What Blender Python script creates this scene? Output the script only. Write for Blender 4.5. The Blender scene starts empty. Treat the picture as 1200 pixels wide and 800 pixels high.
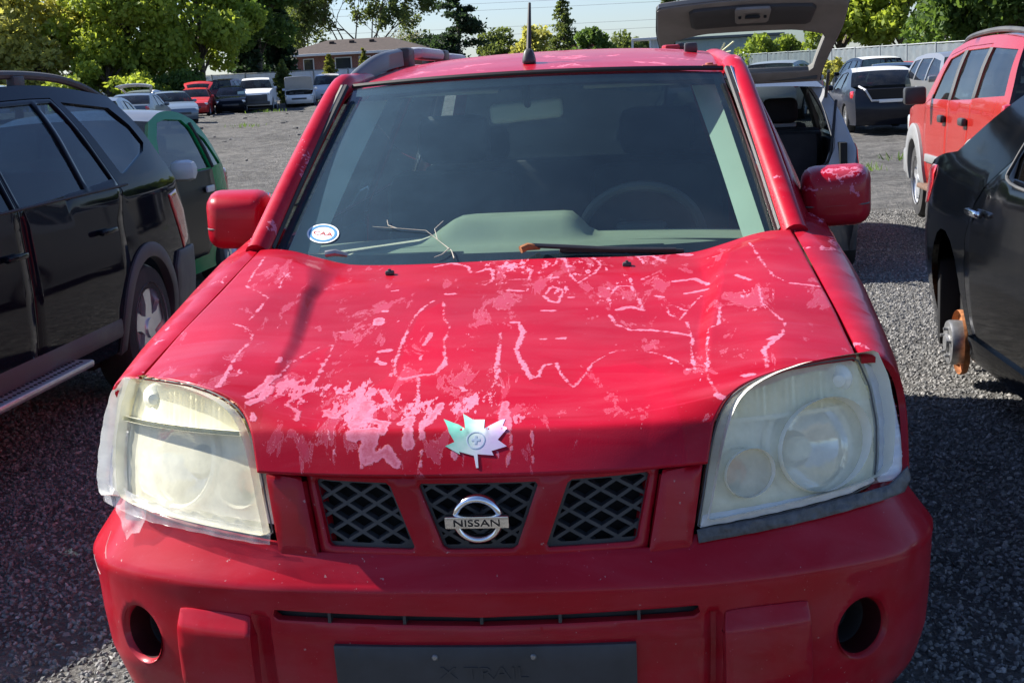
import bpy, bmesh, math, random
import numpy as np
from mathutils import Vector, Matrix
from mathutils.geometry import delaunay_2d_cdt
random.seed(7); RNG = np.random.default_rng(7)
SC = bpy.context.scene; COL = SC.collection
PI = math.pi; RAD = math.radians
# ---------- camera ----------
cd = bpy.data.cameras.new('camera'); cd.sensor_width = 36; cd.lens = 50.066; cd.clip_start = .05; cd.clip_end = 3000
co = bpy.data.objects.new('camera', cd); COL.objects.link(co)
_r = Vector((0.9940629, 0.09737201, -0.04855563)); _u = Vector((0.03007371, 0.1829914, 0.98265443)); _f = Vector((-0.1045683, 0.97828055, -0.17897662))
co.matrix_world = Matrix(((_r.x,_u.x,-_f.x,.3563),(_r.y,_u.y,-_f.y,-2.5739),(_r.z,_u.z,-_f.z,1.5524),(0,0,0,1)))
SC.camera = co
# ---------- sky and sun ----------
SUN_EL, SUN_AZ = RAD(40), RAD(17)               # azimuth measured from -x (left) towards +y (away)
sdir = Vector((-math.cos(SUN_EL)*math.cos(SUN_AZ), math.cos(SUN_EL)*math.sin(SUN_AZ), math.sin(SUN_EL)))
W = bpy.data.worlds.new('World'); SC.world = W; W.use_nodes = True
wn, wl = W.node_tree.nodes, W.node_tree.links
bg = wn['Background']; sky = wn.new('ShaderNodeTexSky'); sky.sky_type = 'NISHITA'; sky.sun_disc = False
sky.sun_elevation = SUN_EL; sky.sun_rotation = math.atan2(sdir.x, sdir.y); sky.air_density = 1.0; sky.dust_density = .6; sky.ozone_density = 1.5
tc = wn.new('ShaderNodeTexCoord'); mp = wn.new('ShaderNodeMapping'); mp.inputs['Scale'].default_value = (1.0, 1.0, 5.0)
nz = wn.new('ShaderNodeTexNoise'); nz.inputs['Scale'].default_value = 2.2; nz.inputs['Detail'].default_value = 7; nz.inputs['Roughness'].default_value = .58
cr = wn.new('ShaderNodeValToRGB'); cr.color_ramp.elements[0].position = .54; cr.color_ramp.elements[1].position = .82
cr.color_ramp.elements[0].color = (0.0,)*3+(1,); cr.color_ramp.elements[1].color = (.6,)*3+(1,)
mx = wn.new('ShaderNodeMix'); mx.data_type = 'RGBA'; mx.inputs['B'].default_value = (5.2, 5.6, 6.2, 1)
wl.new(tc.outputs['Generated'], mp.inputs['Vector']); wl.new(mp.outputs['Vector'], nz.inputs['Vector']); wl.new(nz.outputs['Fac'], cr.inputs['Fac'])
wl.new(cr.outputs['Color'], mx.inputs['Factor']); wl.new(sky.outputs['Color'], mx.inputs['A']); tn = wn.new('ShaderNodeMix'); tn.data_type = 'RGBA'; tn.blend_type = 'MULTIPLY'; tn.inputs['Factor'].default_value = 1; tn.inputs['B'].default_value = (.80, .90, 1.15, 1)
wl.new(mx.outputs['Result'], tn.inputs['A']); wl.new(tn.outputs['Result'], bg.inputs['Color'])
bg.inputs['Strength'].default_value = .060
sl = bpy.data.lights.new('sun', 'SUN'); sl.energy = 5.0; sl.angle = RAD(.5); sl.color = (1, .95, .87)
so = bpy.data.objects.new('sun', sl); COL.objects.link(so); so.rotation_euler = (-sdir).to_track_quat('-Z', 'Y').to_euler()
SC.view_settings.view_transform = 'Standard'; SC.view_settings.look = 'None'; SC.view_settings.exposure = 1.32; SC.view_settings.gamma = 1
SC.cycles.max_bounces = 10; SC.cycles.transparent_max_bounces = 24; SC.cycles.sample_clamp_indirect = 8

# ---------- materials ----------
def lin(c):
    return tuple((v/12.92 if v <= .04045 else ((v+.055)/1.055)**2.4) for v in c)
class NT:
    def __init__(s, name):
        m = bpy.data.materials.new(name); m.use_nodes = True; s.m = m; s.n = m.node_tree.nodes; s.l = m.node_tree.links
        s.p = s.n['Principled BSDF']; s.out = s.n['Material Output']; s.tc = s.n.new('ShaderNodeTexCoord')
    def noise(s, scale, detail=4, rough=.55, vec=None, dist=0):
        t = s.n.new('ShaderNodeTexNoise'); t.inputs['Scale'].default_value = scale; t.inputs['Detail'].default_value = detail
        t.inputs['Roughness'].default_value = rough; t.inputs['Distortion'].default_value = dist; s.l.new(vec or s.tc.outputs['Object'], t.inputs['Vector']); return t.outputs['Fac']
    def vor(s, scale, feat='F1', vec=None, out='Distance'):
        t = s.n.new('ShaderNodeTexVoronoi'); t.inputs['Scale'].default_value = scale; t.feature = feat
        s.l.new(vec or s.tc.outputs['Object'], t.inputs['Vector']); return t.outputs[out]
    def ramp(s, fac, stops):
        r = s.n.new('ShaderNodeValToRGB'); e = r.color_ramp.elements
        while len(e) < len(stops): e.new(.5)
        for el, (p, c) in zip(e, stops): el.position = p; el.color = tuple(c)[:3]+(1,) if hasattr(c, '__len__') else (c, c, c, 1)
        s.l.new(fac, r.inputs['Fac']); return r.outputs['Color']
    def mix(s, fac, a, b, blend='MIX'):
        x = s.n.new('ShaderNodeMix'); x.data_type = 'RGBA'; x.blend_type = blend
        for k, v in (('Factor', fac), ('A', a), ('B', b)):
            if hasattr(v, 'is_linked') or hasattr(v, 'links'): s.l.new(v, x.inputs[k])
            else: x.inputs[k].default_value = (tuple(v)[:3]+(1,)) if k != 'Factor' else v
        return x.outputs['Result']
    def math(s, op, a, b=0, c=None):
        x = s.n.new('ShaderNodeMath'); x.operation = op
        for i, v in enumerate((a, b) if c is None else (a, b, c)):
            if hasattr(v, 'links'): s.l.new(v, x.inputs[i])
            else: x.inputs[i].default_value = v
        return x.outputs[0]
    def mapr(s, v, a, b, c, d):
        x = s.n.new('ShaderNodeMapRange'); s.l.new(v, x.inputs['Value'])
        for k, q in zip(('From Min','From Max','To Min','To Max'), (a, b, c, d)): x.inputs[k].default_value = q
        return x.outputs['Result']
    def set(s, **k):
        for q, v in k.items():
            i = s.p.inputs[q.replace('_', ' ')]
            if hasattr(v, 'links'): s.l.new(v, i)
            else: i.default_value = (tuple(v)[:3]+(1,)) if (hasattr(v, '__len__') and len(i.default_value) == 4) else v
    def bump(s, h, strength=.3, dist=.01):
        b = s.n.new('ShaderNodeBump'); b.inputs['Strength'].default_value = strength; b.inputs['Distance'].default_value = dist
        s.l.new(h, b.inputs['Height']); s.l.new(b.outputs['Normal'], s.p.inputs['Normal']); return b
    def fres(s, gain):
        g = s.n.new('ShaderNodeNewGeometry'); d = s.n.new('ShaderNodeVectorMath'); d.operation = 'DOT_PRODUCT'; s.l.new(g.outputs['Normal'], d.inputs[0]); s.l.new(g.outputs['Incoming'], d.inputs[1])
        q = s.math('POWER', s.math('SUBTRACT', 1, s.math('ABSOLUTE', d.outputs['Value'])), 5); return s.math('MINIMUM', s.math('MULTIPLY', s.math('ADD', s.math('MULTIPLY', q, .955), .045), gain), 1.0)
    def attr(s, name):
        a = s.n.new('ShaderNodeAttribute'); a.attribute_name = name; return a.outputs['Fac']
def mat(name, base, rough=.5, metal=0, coat=0, var=0, vs=6, bump=0, bs=60, bd=.004, dust=0, dcol=(.32,.29,.25), spec=.5):
    t = NT(name); c = base
    if var: c = t.mix(t.mapr(t.noise(vs, 5), .3, .7, 0, 1), [v*(1-var) for v in base], [min(1, v*(1+var)) for v in base])
    r = rough
    if dust:
        dm = t.mapr(t.noise(2.3, 6, .65), .42, .75, 0, dust); c = t.mix(dm, c, dcol); r = t.math('ADD', dm, rough); r = t.math('MINIMUM', r, .9)
    t.set(Base_Color=c, Roughness=r, Metallic=metal, Specular_IOR_Level=spec)
    if coat: t.set(Coat_Weight=coat, Coat_Roughness=.03)
    if bump: t.bump(t.noise(bs, 4), bump, bd)
    return t.m
def paint(name, base, dust=.25, flake=.0, rough=.32, coat=.45, dcol=(.34,.31,.27), ior=1.45):
    t = NT(name); dm = t.mapr(t.noise(3.1, 7, .62), .45, .8, 0, dust)
    dm2 = t.mapr(t.noise(55, 3), .55, .75, 0, dust*.5); d = t.math('MAXIMUM', dm, dm2)
    t.set(Base_Color=t.mix(d, base, dcol), Roughness=rough, Coat_Weight=coat, Coat_Roughness=t.mapr(d, 0, .4, .03, .28), Metallic=flake, Specular_IOR_Level=.25, IOR=ior)
    t.bump(t.noise(1.7, 2), .05, .03)
    return t.m
def glass(name, tint=(.55,.62,.6), trans=.8, dirt=.06, dcol=(.6,.6,.56), rough=.0):
    """thin sheet glass: tinted see-through, mirror reflection by angle, a little dust"""
    t = NT(name); n, l = t.n, t.l
    n.remove(t.p)
    tr = n.new('ShaderNodeBsdfTransparent'); tr.inputs['Color'].default_value = tuple(v*trans for v in tint)+(1,)
    gl = n.new('ShaderNodeBsdfGlossy'); gl.inputs['Roughness'].default_value = rough
    k = t.fres(1.0)
    m1 = n.new('ShaderNodeMixShader'); l.new(k, m1.inputs[0]); l.new(tr.outputs[0], m1.inputs[1]); l.new(gl.outputs[0], m1.inputs[2])
    df = n.new('ShaderNodeBsdfDiffuse'); df.inputs['Color'].default_value = tuple(dcol)+(1,)
    dm = t.mapr(t.noise(4, 8, .7), .38, .72, dirt*.25, dirt*1.6)
    m2 = n.new('ShaderNodeMixShader'); l.new(dm, m2.inputs[0]); l.new(m1.outputs[0], m2.inputs[1]); l.new(df.outputs[0], m2.inputs[2])
    l.new(m2.outputs[0], t.out.inputs['Surface']); t.m['thin'] = 1
    return t.m
def lens(name, col, haze, rough=.25, tintc=(1,1,.97)):
    """clear or clouded plastic: part see-through, part milky"""
    t = NT(name); n, l = t.n, t.l
    tr = n.new('ShaderNodeBsdfTransparent'); tr.inputs['Color'].default_value = tuple(tintc)+(1,)
    t.set(Base_Color=col, Roughness=rough, Coat_Weight=.35, Coat_Roughness=.16)
    hz = t.mapr(t.noise(14, 5, .6), .3, .7, haze*.8, min(1, haze*1.2))
    m = n.new('ShaderNodeMixShader'); l.new(hz, m.inputs[0]); l.new(tr.outputs[0], m.inputs[1]); l.new(t.p.outputs[0], m.inputs[2]); l.new(m.outputs[0], t.out.inputs['Surface'])
    return t.m

# ---------- mesh helpers ----------
class MB:
    def __init__(s): s.v = []; s.f = []; s.k = 0; s.mi = []; s.cur = 0
    def add(s, v, f):
        v = np.asarray(v, float).reshape(-1, 3); s.v.append(v); s.f += [[i+s.k for i in q] for q in f]; s.mi += [s.cur]*len(f); s.k += len(v); return s
    def grid(s, P, closeu=False):
        P = np.asarray(P, float); a, b = P.shape[:2]; I = np.arange(a*b).reshape(a, b)
        J = np.concatenate([I, I[:, :1]], 1) if closeu else I
        q = np.stack([J[:-1,:-1], J[:-1,1:], J[1:,1:], J[1:,:-1]], -1).reshape(-1, 4); return s.add(P.reshape(-1, 3), q.tolist())
    def tube(s, pts, r, n=8, caps=True, flat=1.0):
        pts = np.asarray(pts, float); m = len(pts); r = np.broadcast_to(np.asarray(r, float), (m,))
        T = np.gradient(pts, axis=0); T /= np.linalg.norm(T, axis=1)[:, None]+1e-12
        up = np.array([0, 0, 1.]) if abs(T[0, 2]) < .9 else np.array([1., 0, 0]); R = []
        nn = np.cross(T[0], up); nn /= np.linalg.norm(nn)
        a = np.linspace(0, 2*PI, n, endpoint=False)
        for i in range(m):
            nn = nn-T[i]*(nn@T[i]); nn /= np.linalg.norm(nn)+1e-12; b = np.cross(T[i], nn)
            R.append(pts[i]+r[i]*(np.cos(a)[:, None]*nn+flat*np.sin(a)[:, None]*b))
        k = s.k; s.grid(np.array(R), closeu=True)
        if caps:
            s.f.append([k+i for i in range(n)][::-1]); s.f.append([k+(m-1)*n+i for i in range(n)]); s.mi += [s.cur]*2
        return s
    def lathe(s, prof, n=24, c=(0,0,0), axis='z', caps=False, M=None):
        """prof: (radius, height) pairs turned about an axis through c"""
        a = np.linspace(0, 2*PI, n, endpoint=False); pr = np.asarray(prof, float)
        P = np.stack([pr[:, :1]*np.cos(a), pr[:, :1]*np.sin(a), np.repeat(pr[:, 1:], n, 1)], -1)
        if axis == 'x': P = P[..., [2, 0, 1]]
        if axis == 'y': P = P[..., [0, 2, 1]]
        if M is not None: P = P@np.array(M).T
        return s.grid(P+np.asarray(c, float), closeu=True)
    def box(s, c, d, r=0, rot=None, seg=2):
        bm = bmesh.new(); bmesh.ops.create_cube(bm, size=1)
        for v in bm.verts: v.co = Vector((v.co.x*d[0], v.co.y*d[1], v.co.z*d[2]))
        if r: bmesh.ops.bevel(bm, geom=bm.edges[:], offset=min(r, min(d)*.49), segments=seg, affect='EDGES', profile=.5)
        v = np.array([q.co[:] for q in bm.verts]); bm.verts.index_update(); f = [[q.index for q in fc.verts] for fc in bm.faces]; bm.free()
        if rot is not None: v = v@np.array(rot).T
        return s.add(v+np.asarray(c, float), f)
    def prism(s, poly, y0, y1, M=None, c=(0,0,0)):
        """poly in (x, z), extruded along y; concave outlines are triangulated"""
        poly = np.asarray(poly, float); n = len(poly)
        a = np.stack([poly[:, 0], np.full(n, y0), poly[:, 1]], -1); b = a.copy(); b[:, 1] = y1
        v = np.concatenate([a, b])
        from mathutils.geometry import tessellate_polygon
        tri = tessellate_polygon([[Vector((p[0], p[1], 0)) for p in poly]])
        f = [list(t) for t in tri]+[[i+n for i in t][::-1] for t in tri]+[[i, (i+1) % n, n+(i+1) % n, n+i] for i in range(n)]
        if M is not None: v = v@np.array(M).T
        return s.add(v+np.asarray(c, float), f)
    def build(s, name, m, parent=None, loc=(0,0,0), sharp=42, merge=0):
        return mesh_obj(name, np.concatenate(s.v) if s.v else np.zeros((0, 3)), s.f, m, parent, loc, sharp, s.mi, merge)
def mesh_obj(name, v, f, m, parent=None, loc=(0,0,0), sharp=42, mi=None, merge=0):
    me = bpy.data.meshes.new(name); me.from_pydata(np.asarray(v).tolist(), [], f)
    ms = m if isinstance(m, (list, tuple)) else [m]
    for q in ms: me.materials.append(q)
    if len(ms) > 1 and mi is not None: me.polygons.foreach_set('material_index', np.asarray(mi, np.int32))
    bm = bmesh.new(); bm.from_mesh(me)
    if merge: bmesh.ops.remove_doubles(bm, verts=bm.verts, dist=merge)
    bmesh.ops.recalc_face_normals(bm, faces=bm.faces); bm.to_mesh(me); bm.free()
    if sharp is None: me.shade_flat()
    else: me.shade_smooth(); me.set_sharp_from_angle(angle=RAD(sharp))
    o = bpy.data.objects.new(name, me); COL.objects.link(o); o.location = loc
    if parent is not None: o.parent = parent
    return o
def thing(name, label, cat, loc=(0,0,0), rz=0, group=None):
    o = bpy.data.objects.new(name, None); COL.objects.link(o); o.empty_display_size = .2
    o.location = loc; o.rotation_euler = (0, 0, rz); return tag(o, label, cat, group)
def tag(o, label=None, cat=None, group=None, kind=None):
    for k, v in (('label', label), ('category', cat), ('group', group), ('kind', kind)):
        if v: o[k] = v
    return o
def inpoly(P, poly):
    x, y = P[:, 0], P[:, 1]; r = np.zeros(len(P), bool); q = np.roll(poly, 1, 0)
    for (x1, y1), (x2, y2) in zip(poly, q):
        c = ((y1 > y) != (y2 > y)); 
        if c.any(): r ^= c & (x < (x2-x1)*(y-y1)/((y2-y1) if y2 != y1 else 1e-12)+x1)
    return r
def resamp(poly, step, closed=True):
    p = np.asarray(poly, float); o = []
    for a, b in zip(p, np.roll(p, -1, 0)) if closed else zip(p[:-1], p[1:]):
        k = max(1, int(math.ceil(np.linalg.norm(b-a)/step))); o += [a+(b-a)*i/k for i in range(k)]
    if not closed: o.append(p[-1])
    return np.array(o)
def smoothpoly(pts, it=2, closed=True):
    p = np.asarray(pts, float)
    for _ in range(it):
        a = p if closed else p[:-1]; b = np.roll(p, -1, 0) if closed else p[1:]
        q = np.stack([.75*a+.25*b, .25*a+.75*b], 1).reshape(-1, 2)
        p = q if closed else np.concatenate([p[:1], q, p[-1:]])
    return p
def area(p): q = np.roll(p, -1, 0); return .5*np.sum(p[:, 0]*q[:, 1]-q[:, 0]*p[:, 1])
def offset(p, d):
    """move a closed outline inwards by d (counter-clockwise outline)"""
    p = p if area(p) > 0 else p[::-1]; e = np.roll(p, -1, 0)-p; n = np.stack([-e[:, 1], e[:, 0]], -1); n /= np.linalg.norm(n, axis=1)[:, None]+1e-12
    m = n+np.roll(n, 1, 0); L = np.linalg.norm(m, axis=1)[:, None]; m = m/(L+1e-9); c = np.clip((m*n).sum(1), .35, 1)[:, None]; return p+m*d/c
def panel_geo(outline, holes, S, step=.05, rnd=.003, rim=.012, out=1, gap=0, mb=None, hole_rim=True, rstep=None):
    """a sheet bent over S(a, b), with its outline and holes turned inwards like pressed metal"""
    rstep = rstep or step
    O_ = np.asarray(outline, float); O_ = O_ if area(O_) > 0 else O_[::-1]
    if gap: O_ = offset(resamp(O_, rstep), gap)
    else: O_ = resamp(O_, rstep)
    H_ = []
    for h in holes:
        h = np.asarray(h, float); h = h if area(h) > 0 else h[::-1]; H_.append(resamp(h, rstep))
    loops = [O_]+H_; pts = []; edges = []; rings = []; k = 0
    for i, lp in enumerate(loops):
        n = len(lp); pts.append(lp); edges += [(k+j, k+(j+1) % n) for j in range(n)]; rings.append((k, n)); k += n
    inner = []
    if rnd:
        for i, lp in enumerate(loops):
            q = offset(lp, rnd if i == 0 else -rnd); pts.append(q); inner.append(q); n = len(q); edges += [(k+j, k+(j+1) % n) for j in range(n)]; k += n
    lo, hi = O_.min(0), O_.max(0)
    gx = np.arange(lo[0]+step*.5, hi[0], step); gy = np.arange(lo[1]+step*.5, hi[1], step)
    G = np.stack(np.meshgrid(gx, gy), -1).reshape(-1, 2)
    if len(G):
        m = inpoly(G, O_)
        for h in H_: m &= ~inpoly(G, h)
        G = G[m]; B = np.concatenate(pts)
        keep = np.ones(len(G), bool)
        for i in range(0, len(G), 2000):
            d = ((G[i:i+2000, None]-B[None])**2).sum(-1).min(1); keep[i:i+2000] = d > (.45*step)**2
        pts.append(G[keep])
    P = np.concatenate(pts)
    cv, ce, cf, ov, oe, of = delaunay_2d_cdt([Vector(p) for p in P], edges, [], 0, 1e-7)
    V = np.array([v[:] for v in cv]); mp_ = {}
    for j, lst in enumerate(ov):
        for i in lst: mp_[i] = j
    F = np.array([list(f) for f in cf]); C = V[F].mean(1); m = inpoly(C, O_)
    for h in H_: m &= ~inpoly(C, h)
    F = F[m]
    X = S(V[:, 0], V[:, 1]); e = 1e-4
    N = np.cross(S(V[:, 0]+e, V[:, 1])-S(V[:, 0]-e, V[:, 1]), S(V[:, 0], V[:, 1]+e)-S(V[:, 0], V[:, 1]-e)); N /= np.linalg.norm(N, axis=1)[:, None]+1e-15; N *= out
    X = np.array(X); faces = F.tolist(); extra = []; nv = len(X)
    for i, (k0, n) in enumerate(rings):
        if i and not hole_rim: continue
        ids = [mp_[k0+j] for j in range(n)]
        base = X[ids].copy(); X[ids] = base-N[ids]*rnd*.6
        extra.append(base-N[ids]*rim)
        faces += [[ids[j], ids[(j+1) % n], nv+(j+1) % n, nv+j] for j in range(n)]; nv += n
    X = np.concatenate([X]+extra) if extra else X
    if mb is not None: return mb.add(X, faces)
    return X, faces
def panel(name, outline, holes, S, m, parent=None, sharp=42, **k):
    X, f = panel_geo(outline, holes, S, **k); return mesh_obj(name, X, f, m, parent, sharp=sharp)
def sheet(name, P, m, parent=None, thick=.012, rnd=.003, sharp=42, attrs=None, out=None):
    """a quad-grid sheet with turned-in edges"""
    P = np.asarray(P, float); N = np.cross(np.gradient(P, axis=1), np.gradient(P, axis=0)); N /= np.linalg.norm(N, axis=2)[..., None]+1e-15
    if out is not None and (N.mean((0, 1))@np.asarray(out, float)) < 0: N = -N
    Q = np.pad(P, ((1, 1), (1, 1), (0, 0)), mode='edge'); M_ = np.pad(N, ((1, 1), (1, 1), (0, 0)), mode='edge')
    msk = np.zeros(Q.shape[:2]); msk[[0, -1], :] = 1; msk[:, [0, -1]] = 1; Q = Q-M_*msk[..., None]*thick
    inner = np.zeros(Q.shape[:2]); inner[[1, -2], 1:-1] = 1; inner[1:-1, [1, -2]] = 1; Q = Q-M_*inner[..., None]*rnd*.6
    b = MB(); b.grid(Q); o = b.build(name, m, parent, sharp=sharp)
    if attrs:
        for k, a in attrs.items():
            at = o.data.attributes.new(k, 'FLOAT', 'POINT'); at.data.foreach_set('value', np.pad(np.asarray(a, float), 1, mode='edge').ravel().astype(np.float32))
    return o
def text_geo(s, size, depth=.002, res=3):
    cu = bpy.data.curves.new('t', 'FONT'); cu.body = s; cu.size = size; cu.extrude = depth; cu.align_x = 'CENTER'; cu.align_y = 'CENTER'; cu.resolution_u = res
    o = bpy.data.objects.new('t', cu); COL.objects.link(o); dg = bpy.context.evaluated_depsgraph_get(); me = o.evaluated_get(dg).to_mesh()
    v = np.array([q.co[:] for q in me.vertices]); f = [list(p.vertices) for p in me.polygons]; o.evaluated_get(dg).to_mesh_clear()
    bpy.data.objects.remove(o); bpy.data.curves.remove(cu); return v, f
def mirror(P): return np.asarray(P)*np.array([-1, 1, 1.])
def copytree(o, parent=None):
    c = o.copy(); COL.objects.link(c); c.parent = parent
    for ch in list(o.children): copytree(ch, c)
    return c
def catmull(p, n=8):
    p = np.asarray(p, float); q = np.concatenate([[2*p[0]-p[1]], p, [2*p[-1]-p[-2]]]); o = []
    for i in range(1, len(q)-2):
        for t in np.arange(n)/n:
            a, b, c, d = q[i-1:i+3]; o.append(.5*(2*b+(c-a)*t+(2*a-5*b+4*c-d)*t*t+(3*b-a-3*c+d)*t**3))
    o.append(p[-1]); return np.array(o)
# ---------- shape functions of the red car's nose (metres; x to the right, y rearwards, z up) ----------
def ss(a, b, x):
    t = np.clip((np.asarray(x, float)-a)/(b-a), 0, 1); return t*t*(3-2*t)
def Fu(x, z):                                   # headlight / grille face: y over (x, z)
    x = np.abs(x); return .25*x**2+.27*x**6+(z-.70)*(.1+.6*x*x)
HC = np.array([(.0,.885),(.055,.899),(.12,.915),(.2,.936),(.3,.960),(.45,.993),(.7,1.042),(1.0,1.10),(1.12,1.122)])
def Hood0(x, y):
    ax = np.abs(x); c = np.interp(y, HC[:,0], HC[:,1])
    w = np.interp(y, [.1,.45,.75,1.0],[.415,.43,.462,.44]); wd = np.interp(y, [.3,.8,.93,1.02],[.032,.045,.09,.22])
    rise = np.interp(y, [.20,.35,.6,1.0],[.0,.009,.016,.026])*ss(w, w+wd, ax)+np.interp(y, [.1,.2,.45,.8,1.1],[.046,.050,.016,.007,.006])*(.55*ss(.18, .62, ax)+.45*np.clip((ax-.33)/.26, 0, 1))+.007*ss(.15,.35,y)*(1-np.clip(ax/.44,0,1)**2)
    fall = -.035*np.clip((ax-.56)/.19, 0, 2)**2
    return c+rise+fall+.006*np.cos(np.clip(x/.45,-1.5,1.5)*1.57)
HE = np.array([(0,.436,.045,.829),(.08,.452,.078,.905),(.105,.474,.115,.937),(.13,.504,.14,.959),(.16,.55,.165,.972),(.19,.60,.19,.979),
               (.24,.672,.24,.980),(.30,.748,.309,.974),(.5,.735,.53,1.025),(.75,.716,.81,1.085),(1,.692,1.09,1.150)])
def hoodedge(t): return [np.interp(t, HE[:,0], HE[:,k]) for k in (1,2,3)]
def hoodyc(t): return np.interp(t, [0,.08,.3,.5,.75,1],[.004,.050,.26,.47,.73,1.005])
def HoodS(u, t):                                # u in -1..1 across, t in 0..1 from lip to windscreen
    u = np.asarray(u, float); t = np.asarray(t, float)
    xe, ye, ze = hoodedge(t); yc = hoodyc(t)
    x = u*xe; y = yc+(ye-yc)*np.abs(u)**2.2
    xb, yb, zb = hoodedge(.08+0*t)
    top = Hood0(x, np.maximum(y, .02)); corr = (ze-Hood0(xe, ye))*np.abs(u)**5
    z = top+corr
    k = np.clip(t/.08, 0, 1)
    ytop = hoodyc(.08)+(yb-hoodyc(.08))*np.abs(u)**2.2
    zt = Hood0(u*xb, ytop)+(zb-Hood0(xb, yb))*np.abs(u)**5
    lip = .829-.004*(1-u*u)+(zt-.829)*np.sin(k*.8)/np.sin(.8)
    z = np.where(t < .08, lip, z)
    # soft hollow where the bonnet dips towards the wipers
    z = z-.005*ss(.86,1.0,t)*(1-ss(.40,.52,np.abs(x)))
    return np.stack(np.broadcast_arrays(x, y, z), -1)
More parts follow.
